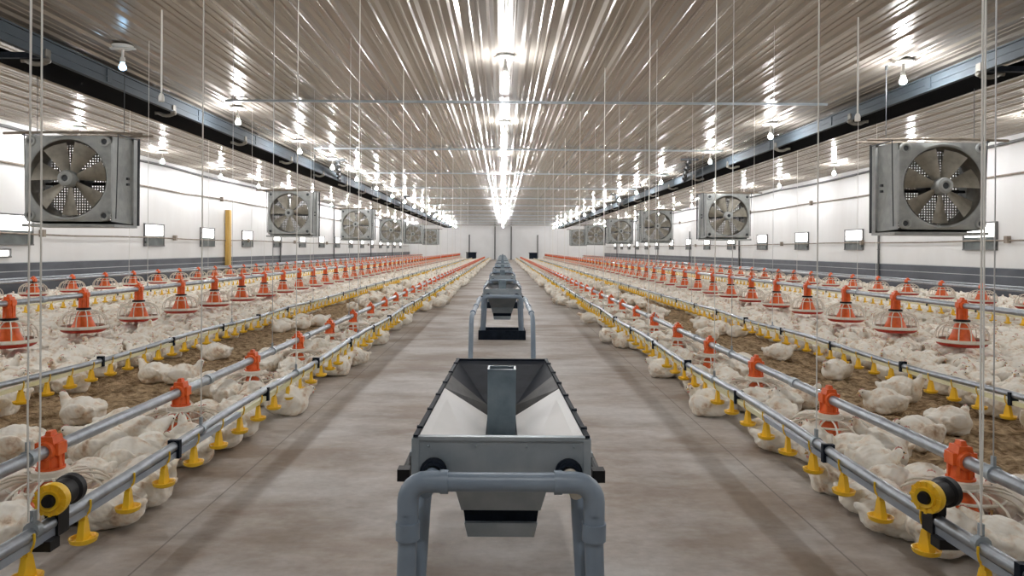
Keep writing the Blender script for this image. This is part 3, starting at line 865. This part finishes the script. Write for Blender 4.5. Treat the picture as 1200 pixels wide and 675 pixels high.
# ================================================================ feed hoppers on the aisle
def make_hopper():
    root = empty('feed_hopper', (0, 0, 0))       # local y = 0 at the front crossbar
    wf, wb, y0, y1, zt = .236, .205, .10, 1.50, .63
    bx0, by0, by1, bz = .056, .15, 1.0, .485
    m, m2 = .52, .72       # throat of the bin
    zf = .535                                     # lower edge of the front plate
    t = .006
    fp = MB()
    fp.box(-wf - .004, wf + .004, y0 - .004, y0 + .004, zf - .015, zt); fp.box(-wf - .008, wf + .008, y0 - .01, y0 + .012, zt - .006, zt + .004)
    for a in (-1, 1): fp.box(a * wf - .01, a * wf + .01, y0 - .012, y0 + .02, zf - .012, zt)
    for a in (-.2, -.07, .07, .2): fp.ball((a, y0 - .006, zt - .022), .004, 6, 4)
    fp.build('front_plate', 'sheet', root)
    si = MB()
    for a in (-1, 1):
        A, B = Vector((a * wf, y0, zt)), Vector((a * (wf + (wb - wf) * m), y0 + (y1 - y0) * m, zt))
        C, D = Vector((a * bx0, by1, bz)), Vector((a * bx0, by0, .52))
        nn = (B - A).cross(D - A).normalized() * t
        q = [A, B, C, D]; w = [v - nn * (1 if nn.z > 0 else -1) for v in q]
        f = [(0, 1, 2, 3), (7, 6, 5, 4), (0, 4, 5, 1), (1, 5, 6, 2), (2, 6, 7, 3), (3, 7, 4, 0)]
        si.add(q + w, f)
        # embossed rib
        e = [A.lerp(D, .04) * .5 + B.lerp(C, .04) * .5, C * .5 + D * .5]
    si.build('side_slope', 'bright_sheet', root)
    fs_ = MB()
    A, B, C, D = (-wf, y0, zt - .03), (wf, y0, zt - .03), (bx0, by0, .52), (-bx0, by0, .52)
    fs_.add([A, B, C, D] + [(v[0], v[1], v[2] - t) for v in (A, B, C, D)], [(0, 1, 2, 3), (7, 6, 5, 4), (0, 4, 5, 1), (2, 6, 7, 3)])
    fs_.build('front_slope', 'sheet', root)
    rp = MB()
    for a in (-1, 1):
        rim = lambda f: Vector((a * (wf + (wb - wf) * f), y0 + (y1 - y0) * f, zt))
        dz = Vector((0, 0, t)); C = Vector((a * bx0, by1, bz)); C2 = Vector((a * bx0, by1 + .05, bz + .03))
        A, B = rim(m), rim(m2)
        rp.add([A, B, C2, C, A - dz, B - dz, C2 - dz, C - dz], [(0, 1, 2, 3), (7, 6, 5, 4), (0, 4, 5, 1), (1, 5, 6, 2), (2, 6, 7, 3), (3, 7, 4, 0)], 1)
        A, B = rim(m2), rim(1.)
        rp.add([A, B, C2, A - dz, B - dz, C2 - dz], [(0, 1, 2), (5, 4, 3), (0, 3, 4, 1), (1, 4, 5, 2), (2, 5, 3, 0)], 0)
    A, B, C, D = (-wb, y1, zt), (wb, y1, zt), (bx0, by1 + .05, bz + .03), (-bx0, by1 + .05, bz + .03)
    rp.add([A, B, C, D] + [(v[0], v[1] + t, v[2] - t) for v in (A, B, C, D)], [(3, 2, 1, 0), (4, 5, 6, 7), (0, 1, 5, 4), (2, 3, 7, 6)], 0)
    rp.box(-bx0, bx0, by0 + .25, by1 + .05, .455, .475, 0)
    rp.box(-wb - .01, wb + .01, y1 - .006, y1 + .012, zt - .16, zt + .006, 0)
    rp.build('rear_panel', ['dark_steel', 'strip_steel'], root)
    # outer skirt of the bin sides
    sk = MB()
    for a in (-1, 1):
        v = [(a * wf, y0, zt), (a * wb, y1, zt), (a * wb, y1, zt - .11), (a * wf, y0, zt - .11)]
        v2 = [(x + a * .006, y, z) for x, y, z in v]
        sk.add(v + v2, [(0, 1, 2, 3), (7, 6, 5, 4), (0, 4, 5, 1), (1, 5, 6, 2), (2, 6, 7, 3), (3, 7, 4, 0)])
    sk.build('side_skirt', 'sheet', root)
    for a in (-1, 1):
        r = MB(); 
        v = [(a * wf - .006, y0 - .01, zt), (a * wf + .007, y0 - .01, zt), (a * wb + .007, y1, zt), (a * wb - .006, y1, zt)]
        r.hexa(v, [(x, y, z + .009) for x, y, z in v])
        for k in range(6):
            f = (k + .3) / 6; r.box(a * (wf + (wb - wf) * f) - .007, a * (wf + (wb - wf) * f) + .010, y0 + (y1 - y0) * f, y0 + (y1 - y0) * f + .016, zt + .006, zt + .013)
        r.build('rim_rail', 'dark_steel', root)
        rod = MB(); rod.tube([(a * .268, .13, .525), (a * .262, 1.25, .535)], .012, 10); rod.build('side_rod', 'black', root)
        cp = MB(); cp.box(a * .27 - .017, a * .27 + .017, .10, .14, .507, .54); cp.build('rod_cap', 'black', root)
        for k in (.24, .9):
            cp = MB(); cp.box(min(a * .24, a * .27), max(a * .24, a * .27), k, k + .03, .515, .55); cp.build('rod_bracket', 'sheet', root)
    tu = MB(); w, yy = .05, .70; z0, z1 = .30, .725
    o_, i_ = [(-w, yy - .04), (w, yy - .04), (w, yy + .045), (-w, yy + .045)], [(-w + .007, yy - .033), (w - .007, yy - .033), (w - .007, yy + .038), (-w + .007, yy + .038)]
    tu.add([(x, y, z0) for x, y in o_] + [(x, y, z1) for x, y in o_] + [(x, y, z1) for x, y in i_] + [(x, y, z0) for x, y in i_],
           [(i, (i + 1) % 4, (i + 1) % 4 + 4, i + 4) for i in range(4)] + [(4 + i, 4 + (i + 1) % 4, 8 + (i + 1) % 4, 8 + i) for i in range(4)] + [(8 + i, 8 + (i + 1) % 4, 12 + (i + 1) % 4, 12 + i) for i in range(4)])
    tu.build('square_tube', 'tube_steel', root)
    # lower chute in three tiers
    def tier(z0, w0, z1, w1, d0, d1, yc=.72):
        return ([(-w0, yc - d0, z0), (w0, yc - d0, z0), (w0, yc + d0, z0), (-w0, yc + d0, z0)], [(-w1, yc - d1, z1), (w1, yc - d1, z1), (w1, yc + d1, z1), (-w1, yc + d1, z1)])
    def loop(z, w, yf, yb): return [(-w, yf, z), (w, yf, z), (w, yb, z), (-w, yb, z)]
    def shell(mb, loops, mat=0):
        n0 = len(loops); vs = [v for l in loops for v in l]
        mb.add(vs, [(i * 4 + j, i * 4 + (j + 1) % 4, i * 4 + 4 + (j + 1) % 4, i * 4 + 4 + j) for i in range(n0 - 1) for j in range(4)], mat)
    ch = MB(); shell(ch, [loop(.286, .131, .50, .95), loop(.365, .150, .47, .98), loop(.545, .205, .22, 1.22)]); ch.build('chute', 'sheet', root)
    ch = MB(); ch.hexa(loop(.240, .119, .52, .93), loop(.290, .126, .515, .935)); o = ch.build('chute_shadow_gap', 'dark_steel', root); o['label'] = 'dark band coloured as the shadowed gap of the chute'  # dark colour paints the shadow of a slot between the grey tiers
    ch = MB(); ch.hexa(loop(.198, .110, .50, .94), loop(.243, .121, .50, .95)); ch.build('chute_outlet', 'sheet', root)
    # round fittings in the front plate
    RX = Matrix.Rotation(PI / 2, 4, 'X')
    for a in (-1, 1):
        f = MB(); mx = Matrix.Translation((a * .185, y0 - .006, zf + .005)) @ RX
        f.lathe([(.036, -.004), (.038, .012), (.031, .016), (.031, .03), (.024, .032)], 20, mx=mx); f.build('pipe_flange', 'dark_steel', root)
        p = MB()
        p.tube([(a * .185, y0 - .03, zf + .005), (a * .192, .03, .52), (a * .2, .0, .512)], .020, 12)
        p.build('inlet_pipe', 'pvc' if a < 0 else 'white_plastic', root)
    # pvc frame
    r = .025; zc = .54; wx = .244
    cb = MB(); cb.tube([(-wx + .05, 0, zc), (wx - .05, 0, zc)], r, 16); cb.build('crossbar', 'pvc', root)
    for a in (-1, 1):
        e = MB(); pts = [(a * (wx - .05 * (1 - math.sin(q))), 0, zc - .05 * (1 - math.cos(q))) for q in np.linspace(0, PI / 2, 7)]
        pts = [(a * (wx - .085), 0, zc)] + pts + [(a * wx, 0, zc - .085)]
        e.tube(pts, r + .003, 16)
        e.tube([(a * (wx - .085), 0, zc), (a * (wx - .105), 0, zc)], r + .006, 16)
        e.tube([(a * wx, 0, zc - .08), (a * wx, 0, zc - .105)], r + .003, 16); e.tube([(a * wx, 0, zc - .105), (a * wx, 0, zc - .15)], r + .007, 16)
        e.build('elbow', 'pvc', root)
        l = MB(); l.tube([(a * wx, 0, zc - .14), (a * (wx + .012), 0, .0)], r, 16); l.build('leg', 'pvc', root)
        l = MB(); l.tube([(a * .205, .13, .53), (a * .215, .13, .45), (a * .24, .10, .0)], r * .8, 14); l.build('rear_leg', 'pvc', root)
    return root
def rail_parts(root):
    """side rails running forward from the crossbar, their front legs and the floor trough"""
    r = .023
    for a in (-1, 1):
        l = MB()
        pts = [(a * .285, -.03, .525), (a * .29, -2.2, .515), (a * .291, -2.36, .50), (a * .292, -2.43, .44), (a * .294, -2.45, .3), (a * .298, -2.46, 0)]
        l.tube(pts, r, 12)
        for k in (-.3, -1.3, -2.1): l.tube([(a * .288, k, .522), (a * .288, k - .06, .521)], r + .006, 12)
        l.build('side_rail', 'pvc', root)
    t = MB()
    t.box(-.30, .30, -.12, -.10, 0, .12); t.box(-.30, .30, .44, .46, 0, .10); t.box(-.30, -.28, -.12, .46, 0, .10); t.box(.28, .30, -.12, .46, 0, .10); t.box(-.30, .30, -.12, .46, 0, .012); t.tube([(-.28, .16, .06), (.28, .16, .06)], .03, 8)
    t.build('floor_trough', 'dark_steel', root)
hop = make_hopper(); htree0 = tree_of(hop)
hop.location = (0, 1.90, 0)
tag(hop, 'large galvanised feed hopper on a grey pipe frame closest to the viewer', 'hopper', 'feed hoppers along the aisle')
h2 = copy_tree(hop, htree0); rail_parts(h2); htree = tree_of(h2)
hy = [9.3, 14.2, 19.4, 25.4, 31.5, 37.5, 44, 50, 56, 62]
for i, y in enumerate(hy):
    o = h2 if i == 0 else copy_tree(h2, htree)
    o.location = (0, y, 0)
    lab = 'galvanised feed hopper standing in the aisle, %s from the front' % ORD[i + 1] if i < 5 else 'tiny dark feed hopper in the merged far end of the aisle row'
    tag(o, lab, 'hopper', 'feed hoppers along the aisle')

# ================================================================ chickens
def bird_spec(pose):
    """ellipsoids (centre, radii, pitch) of a broiler sitting along +x"""
    E = [((0, 0, .096), (.132, .114, .104), 0), ((.068, 0, .080), (.090, .096, .080), 0), ((-.085, 0, .085), (.095, .09, .074), 0),
         ((-.155, 0, .112), (.058, .042, .022), .45), ((-.12, 0, .105), (.06, .055, .04), .3),
         ((-.02, .104, .112), (.105, .021, .054), .16), ((-.02, -.104, .112), (.105, .021, .054), .16),
         ((-.10, .07, .115), (.06, .02, .028), .3), ((-.10, -.07, .115), (.06, .02, .028), .3),
         ((.03, .066, .045), (.06, .045, .045), 0), ((.03, -.066, .045), (.06, .045, .045), 0)]
    neck = {'up': [(.105, 0, .125), (.128, 0, .15), (.143, 0, .175), (.148, 0, .195)],
            'tucked': [(.105, 0, .12), (.128, .01, .135), (.148, .02, .148), (.165, .03, .155)],
            'turned': [(.105, 0, .122), (.125, .015, .145), (.126, .035, .165), (.116, .058, .178)],
            'down': [(.12, 0, .10), (.155, 0, .095), (.185, 0, .08), (.21, 0, .07)],
            'standing': [(.10, 0, .12), (.135, 0, .145), (.158, 0, .170), (.17, 0, .19)]}[pose]
    rad = [.055, .043, .034, .030]
    for p, r in zip(neck, rad): E.append((p, (r, r * .92, r), 0))
    hp = Vector(neck[-1]); d = Vector(neck[-1]) - Vector(neck[-2])
    f = {'up': (1, 0, .0), 'tucked': (1, .25, -.15), 'turned': (-.15, 1, 0), 'down': (.8, 0, -.6), 'standing': (1, 0, -.05)}[pose]
    f = Vector(f).normalized()
    hc = hp + f * .012 + Vector((0, 0, .012))
    E.append((tuple(hc), (.030, .026, .026), 0))
    return E, hc, f
def bird_mesh(pose, lift=0.):
    E, hc, f = bird_spec(pose)
    mb = MB()
    for c, r, pt in E:
        k = MB(); k.ball((0, 0, 0), r, 16, 12)
        mx = Matrix.Translation((c[0], c[1], c[2] + lift)) @ Matrix.Rotation(pt, 4, 'Y')
        mb.add([tuple(mx @ Vector(v)) for v in k.v], k.f, 0, True)
    me = mb.mesh('bird_tmp', 'feather', 180)
    o = bpy.data.objects.new('bird_tmp', me); COL.objects.link(o)
    md = o.modifiers.new('r', 'REMESH'); md.mode = 'VOXEL'; md.voxel_size = .0082
    ms = o.modifiers.new('s', 'SMOOTH'); ms.iterations = 2; ms.factor = .5
    out = {}
    for lod, ratio in ((0, 1.), (1, .16), (2, .045), (3, .016)):
        if lod:
            dm = o.modifiers.new('d', 'DECIMATE'); dm.ratio = ratio
        dg = bpy.context.evaluated_depsgraph_get(); dg.update()
        ev = o.evaluated_get(dg)
        nm = bpy.data.meshes.new_from_object(ev)
        if lod: o.modifiers.remove(dm)
        # flatten what would go below the ground
        v = np.empty(len(nm.vertices) * 3, np.float32); nm.vertices.foreach_get('co', v); v = v.reshape(-1, 3)
        if not lift: v[:, 2] = np.maximum(v[:, 2], .001)
        if lod == 0:
            # feather tufts: gentle ridges over wings and back
            w = .0018 * np.sin(v[:, 0] * 95 + v[:, 1] * 60) * (v[:, 2] > .05) * (v[:, 0] < .09)
            w += .0014 * np.sin(v[:, 0] * 170 - v[:, 2] * 130)* (v[:, 0] < .09)
            c = v - np.array((0, 0, .09), np.float32); ln = np.linalg.norm(c, axis=1, keepdims=True); v = v + c / ln * w[:, None]
        nm.vertices.foreach_set('co', v.astype(np.float32).ravel())
        nm.polygons.foreach_set('use_smooth', [True] * len(nm.polygons))
        if not nm.materials: nm.materials.append(M['feather'])
        nm.name = 'chicken'
        nm.update(); out[lod] = nm
    bpy.data.objects.remove(o)
    # head fittings
    hc = hc + Vector((0, 0, lift)); side = Vector((-f.y, f.x, 0)).normalized()
    up = side.cross(f) * -1
    if up.z < 0: up = -up
    parts = {}
    k = MB()
    a = hc + f * .026
    ring = [a + side * .009 + up * .005, a - side * .009 + up * .005, a - side * .007 - up * .008, a + side * .007 - up * .008]
    k.add([tuple(v) for v in ring] + [tuple(hc + f * .05 - up * .006)], [(0, 1, 4), (1, 2, 4), (2, 3, 4), (3, 0, 4)], 0, False); parts['beak'] = (k, 'beak')
    k = MB()
    pts = [hc + f * x + up * z for x, z in ((.020, .020), (.015, .028), (.008, .026), (.001, .032), (-.007, .027), (-.013, .028), (-.018, .021))]
    lowp = [hc + f * x + up * z for x, z in ((.022, .012), (.0, .02), (-.022, .014))]
    L_ = [tuple(p + side * .003) for p in pts + lowp[::-1]]; R_ = [tuple(p - side * .003) for p in pts + lowp[::-1]]
    nn = len(L_); k.add(L_ + R_, [tuple(range(nn)), tuple(reversed(range(nn, 2 * nn)))] + [(i, (i + 1) % nn, (i + 1) % nn + nn, i + nn) for i in range(nn)]); parts['comb'] = (k, 'comb')
    k = MB()
    for q in (-1, 1): k.ball(tuple(hc + f * .024 - up * .022 + side * (q * .005)), (.005, .004, .009), 7, 6)
    parts['wattle'] = (k, 'comb')
    k = MB()
    for q in (-1, 1): k.ball(tuple(hc + f * .012 + up * .006 + side * (q * .0245)), .0045, 7, 5)
    parts['eyes'] = (k, 'eye')
    legs = []
    if lift:
        for q in (-1, 1):
            k = MB(); k.tube([(.0, q * .045, .085), (-.012, q * .05, .045), (.005, q * .052, .008)], [.016, .009, .008], 8)
            for t in (-.5, 0, .5): k.tube([(.005, q * .052, .008), (.005 + .045 * math.cos(t), q * .052 + .045 * math.sin(t), .006)], [.007, .004], 6)
            k.tube([(.005, q * .052, .008), (-.022, q * .052, .006)], [.006, .004], 6)
            legs.append(k)
    fit = [(nm, kk.mesh(nm, mt, 40)) for nm, (kk, mt) in parts.items()] + [('leg', kk.mesh('leg', 'leg', 50)) for kk in legs]
    # mid mesh: body and head fittings in one
    mid = out[1].copy()
    for x in ('comb', 'beak'): mid.materials.append(M[x])
    v, l, p, mi = arr_of(mid)
    items = [(v, l, p, mi)]
    for nm, j in (('comb', 1), ('wattle', 1), ('beak', 2)):
        t = [me for q, me in fit if q == nm][0]; a, b_, c, d = arr_of(t); items.append((a, b_, c, d * 0 + j))
    for nm, me in fit:
        if nm == 'leg': a, b_, c, d = arr_of(me); items.append((a, b_, c, d * 0 + 2))
    return out, fit, items
POSES = ['up', 'tucked', 'turned', 'down', 'standing']
BIRD = {}
for p in POSES: BIRD[p] = bird_mesh(p, .055 if p == 'standing' else 0.)
MIDMESH = {p: stuff_join('chicken', BIRD[p][2], ['feather', 'comb', 'beak']) for p in POSES}
PTXT = {'up': 'alert', 'tucked': 'resting', 'turned': 'side-looking', 'down': 'pecking', 'standing': 'standing'}

# ---- placing
grid = {}
CELL = .19
BS = .87
def circles(x, y, a, sc_=1.):
    sc_ = sc_ * BS
    c, s_ = math.cos(a), math.sin(a)
    return ((x + .075 * sc_ * c, y + .075 * sc_ * s_, .082 * sc_), (x - .065 * sc_ * c, y - .065 * sc_ * s_, .082 * sc_))
def free(cs, slack=.93):
    for x, y, r in cs:
        gx, gy = int(math.floor(x / CELL)), int(math.floor(y / CELL))
        for i in (-1, 0, 1):
            for j in (-1, 0, 1):
                for (X, Y, R) in grid.get((gx + i, gy + j), ()):
                    m = (r + R) * slack
                    if (X - x) ** 2 + (Y - y) ** 2 < m * m: return False
    return True
def occupy(cs):
    for x, y, r in cs:
        grid.setdefault((int(math.floor(x / CELL)), int(math.floor(y / CELL))), []).append((x, y, r))
birds = []       # (x, y, angle, pose, scale, zone, info)
def put(x, y, a, pose, sc_, zone, slack=.93, info=None):
    cs = circles(x, y, a, sc_)
    if not free(cs, slack): return False
    occupy(cs); birds.append([x, y, a, pose, sc_, zone, info]); return True
def rpose():
    return random.choices(POSES, (.26, .38, .20, .12, .04))[0]
# obstacles: drinker cups low above the floor, floor pans
for X, Y in CUPS: grid.setdefault((int(math.floor(X / CELL)), int(math.floor(Y / CELL))), []).append((X, Y, .012))
lowf = [(s, y) for _, ln, s, y, i in feeders if ln == 'aisle']
for s, y in lowf:
    for k in range(10):
        q = k * PI / 5
        X, Y = s * 1.9 + .125 * math.cos(q), y + .125 * math.sin(q)
        grid.setdefault((int(math.floor(X / CELL)), int(math.floor(Y / CELL))), []).append((X, Y, .085))
    grid.setdefault((int(math.floor(s * 1.9 / CELL)), int(math.floor(y / CELL))), []).append((s * 1.9, y, .1))
# birds the photograph shows alone on the litter (foot pixel, heading in degrees as seen from above, pose)
solo = [(96, 500, 170, 'up'), (181, 451, 165, 'up'), (214, 454, 20, 'up'), (252, 424, 190, 'tucked'), (269, 423, 10, 'up'), (116, 538, 190, 'tucked'), (164, 531, 20, 'tucked'), (190, 522, 200, 'up'), (18, 545, 180, 'tucked'),
        (333, 389, 200, 'up'), (352, 387, 15, 'up'), (374, 384, 30, 'tucked'),
        (980, 447, 200, 'tucked'), (913, 424, -20, 'tucked'), (1036, 487, 170, 'tucked'), (1056, 474, -30, 'up'), (1113, 512, 15, 'tucked'), (1032, 554, 5, 'up'), (1074, 530, 190, 'tucked'), (940, 480, -80, 'turned'), (1003, 520, 190, 'up'),
        (824, 389, 150, 'tucked'), (830, 401, 20, 'tucked'), (773, 373, 160, 'up'), (768, 381, 20, 'tucked'), (735, 355, 20, 'tucked'), (742, 358, 170, 'tucked')]
for px, py, deg, pose in solo:
    x, y = unproj_floor(px, py)
    put(x, y, math.radians(deg), pose, 1.04, 'litter', .6)
# birds crowding the floor pans
for fi, (s, y) in enumerate(lowf):
    if y > 26: continue
    off = random.random()
    for k in range(10):
        q = 2 * PI * (k + off) / 10
        if random.random() < .10: continue
        pose = random.choices(['down', 'tucked', 'up'], (.5, .35, .15))[0]
        r = .290 + random.uniform(0, .03)
        put(s * 1.9 + r * math.cos(q), y + r * math.sin(q), q + PI + random.uniform(-.5, .5), pose, random.uniform(.95, 1.06), 'pan', .70, fi)
def fill(x0, x1, y0, y1, tries_per, zone, slack=.93, edge=None):
    n = int((x1 - x0) * (y1 - y0) * tries_per)
    for _ in range(n):
        x, y = random.uniform(x0, x1), random.uniform(y0, y1)
        for s in (-1, 1):
            if s > 0: X = x
            else: X = -x
            if X < WL + .25: continue
            a = random.uniform(0, 2 * PI)
            put(X + random.uniform(-.05, .05), y + random.uniform(-.05, .05), a, rpose(), random.uniform(.92, 1.08), zone, slack)
fill(1.68, 2.2, 1.7, 3.3, 13, 'feedline')
fill(1.45, 2.2, 3.3, 14, 13, 'feedline')
for px, py, deg, pose in [(222, 545, 150, 'tucked'), (395, 440, 60, 'tucked'), (415, 428, 200, 'tucked'), (447, 410, 20, 'tucked'), (480, 381, 80, 'tucked'), (497, 365, 0, 'up'), (513, 352, 30, 'tucked'),
                          (775, 442, 120, 'tucked'), (752, 428, 10, 'up'), (735, 411, 200, 'tucked'), (712, 402, 90, 'tucked'), (690, 380, 150, 'tucked'), (672, 362, 30, 'tucked'), (655, 352, 200, 'up')]:
    x, y = unproj_floor(px, py)
    put(x, y, math.radians(deg), pose, 1.0, 'aisle', .6)
fill(2.35, 3.05, 9.5, 14, 1.6, 'litter')
fill(2.5, 3.0, 14, 22, 6, 'litter')
fill(1.22, 2.35, 14, 30, 18, 'feedline')
fill(2.35, 3.1, 22, 30, 16, 'litter')
fill(3.33, 11.1, 2.0, 22, 75, 'crowd', .95)
fill(1.25, 11.1, 30, 60, 18, 'crowd', .9)
fill(3.2, 11.1, 22, 30, 38, 'crowd', .92)
fill(1.3, 11.1, 60, 78, 7, 'crowd', .95)
print('birds', len(birds))
vis = []
for b_ in birds:
    px, py = proj(b_[0], b_[1], .09)
    b_.append(px); b_.append(py)
def shown(b_):
    return -25 < b_[7] < 1225 and b_[8] < 690 and b_[1] > 1.
order = sorted([b_ for b_ in birds if shown(b_)], key=lambda q: q[1] * (1 if abs(q[0]) < 6 else 1.0))
ind, rest_b = order[:300], order[300:]
print('individual to y', ind[-1][1])
# labels
def near_feeder(x, y, ln):
    s = -1 if x < 0 else 1
    c = [(abs(f[3] - y), f[4]) for f in feeders if f[1] == ln and f[2] == s]
    return min(c)[1]
groups = {}
for b_ in ind:
    x, y, a, pose, sc_, zone, info, px, py = b_
    s = -1 if x < 0 else 1; ax = abs(x)
    pt = PTXT[pose]
    if zone == 'crowd':
        k = near_feeder(x, y, 'middle')
        key = '%s white chicken in %s crowd, ' % (pt, SIDE[s])
        o_ = ORD[k] if k < 20 else 'twentieth'
        key += ('behind drinker line level with %s raised feeder' if ax < 3.7 else ('between drinker line and %s raised feeder' if ax < 4.35 else ('beside %s raised feeder' if ax < 4.7 else 'beyond %s raised feeder'))) % o_
        g = 'chickens in the %s crowd' % SIDE[s]
    elif zone == 'litter' or ax > 2.35:
        k = near_feeder(x, y, 'aisle'); key = '%s white chicken on open %s litter behind %s low feeder' % (pt, SIDE[s], ORD[k]); g = 'chickens on the open litter'
    elif zone == 'aisle' or ax < 1.42:
        k = near_feeder(x, y, 'aisle'); key = '%s white chicken on the %s aisle edge by %s low feeder' % (pt, SIDE[s], ORD[k]); g = 'chickens along the feed lines beside the aisle'
    else:
        k = near_feeder(x, y, 'aisle'); w = 'aisle side' if ax < 1.8 else ('litter side' if ax > 2.0 else ('near side' if y < [f[3] for f in feeders if f[1] == 'aisle' and f[2] == s and f[4] == k][0] else 'far side'))
        key = '%s white chicken on %s of the %s low feeder, %s feed line' % (pt, w, ORD[k], SIDE[s]); g = 'chickens along the feed lines beside the aisle'
    groups.setdefault(key, []).append(b_); b_.append(key); b_.append(g)
for key, lst in groups.items():
    lst.sort(key=lambda q: q[7])
    for i, b_ in enumerate(lst):
        if len(lst) > 1:
            b_[9] = (ORD[i] + '-from-left ' if i else 'leftmost ') + key
first_bird = {}
for i, b_ in enumerate(ind):
    x, y, a, pose, sc_, zone, info, px, py, lab, g = b_
    if y < 6.6:
        o = link('chicken', BIRD[pose][0][0])
        for nm, me in BIRD[pose][1]: link(nm, me, o)
    else:
        o = link('chicken', MIDMESH[pose] if y > 8.5 else BIRD[pose][0][0])
        if y <= 8.5:
            for nm, me in BIRD[pose][1]:
                if nm != 'eyes': link(nm, me, o)
    zf = .016 if abs(x) > 1.97 else 0.
    o.location = (x, y, zf); o.rotation_euler = (0, 0, a); o.scale = (sc_ * BS * .96, sc_ * BS * random.uniform(.97, 1.08), sc_ * BS * random.uniform(.97, 1.12))
    tag(o, lab, 'chicken', g)
LODC = {}
for p in POSES:
    LODC[p] = {1: stuff_join('t', BIRD[p][2], ['feather', 'comb', 'beak']), 2: BIRD[p][0][2], 3: BIRD[p][0][3]}
    LODC[p] = {k: arr_of(m) for k, m in LODC[p].items()}
items = []
for b_ in rest_b:
    x, y, a, pose, sc_ = b_[:5]
    lod = 1 if y < 16 else (2 if y < 36 else 3)
    v, l, p, mi = LODC[pose][lod]
    sc_ *= BS
    c, s_ = math.cos(a) * sc_, math.sin(a) * sc_
    R = np.array([[c, s_, 0], [-s_, c, 0], [0, 0, sc_]], np.float32)
    items.append((v @ R + np.array((x, y, .014), np.float32), l, p, mi))
o = link('distant_chickens', stuff_join('distant_chickens', items, ['feather', 'comb', 'beak']))
tag(o, 'mass of distant white chickens filling both halves of the shed', 'chickens', kind='stuff')

# ================================================================ world, camera, view
w = bpy.data.worlds.new('World'); sc.world = w; w.use_nodes = True
w.node_tree.nodes['Background'].inputs['Color'].default_value = (.6, .65, .7, 1)
w.node_tree.nodes['Background'].inputs['Strength'].default_value = .3
cd = bpy.data.cameras.new('camera'); cam = bpy.data.objects.new('camera', cd); COL.objects.link(cam)
cam.location = (0, 0, H); cam.rotation_euler = (PI / 2, -TH, 0)
cd.sensor_width = 36; cd.lens = F / 1200 * 36
cd.shift_x = (600 - VX) / 1200; cd.shift_y = -(337.5 - VY) / 1200
cd.clip_start = .05; cd.clip_end = 300
sc.camera = cam
sc.view_settings.view_transform = 'Standard'
sc.view_settings.look = 'None'
sc.view_settings.gamma = 1.
sc.view_settings.use_curve_mapping = False
sc.view_settings.exposure = .66
sc.cycles.use_denoising = True
sc.cycles.sample_clamp_indirect = 4.
sc.cycles.blur_glossy = 1.
sc.cycles.max_bounces = 8
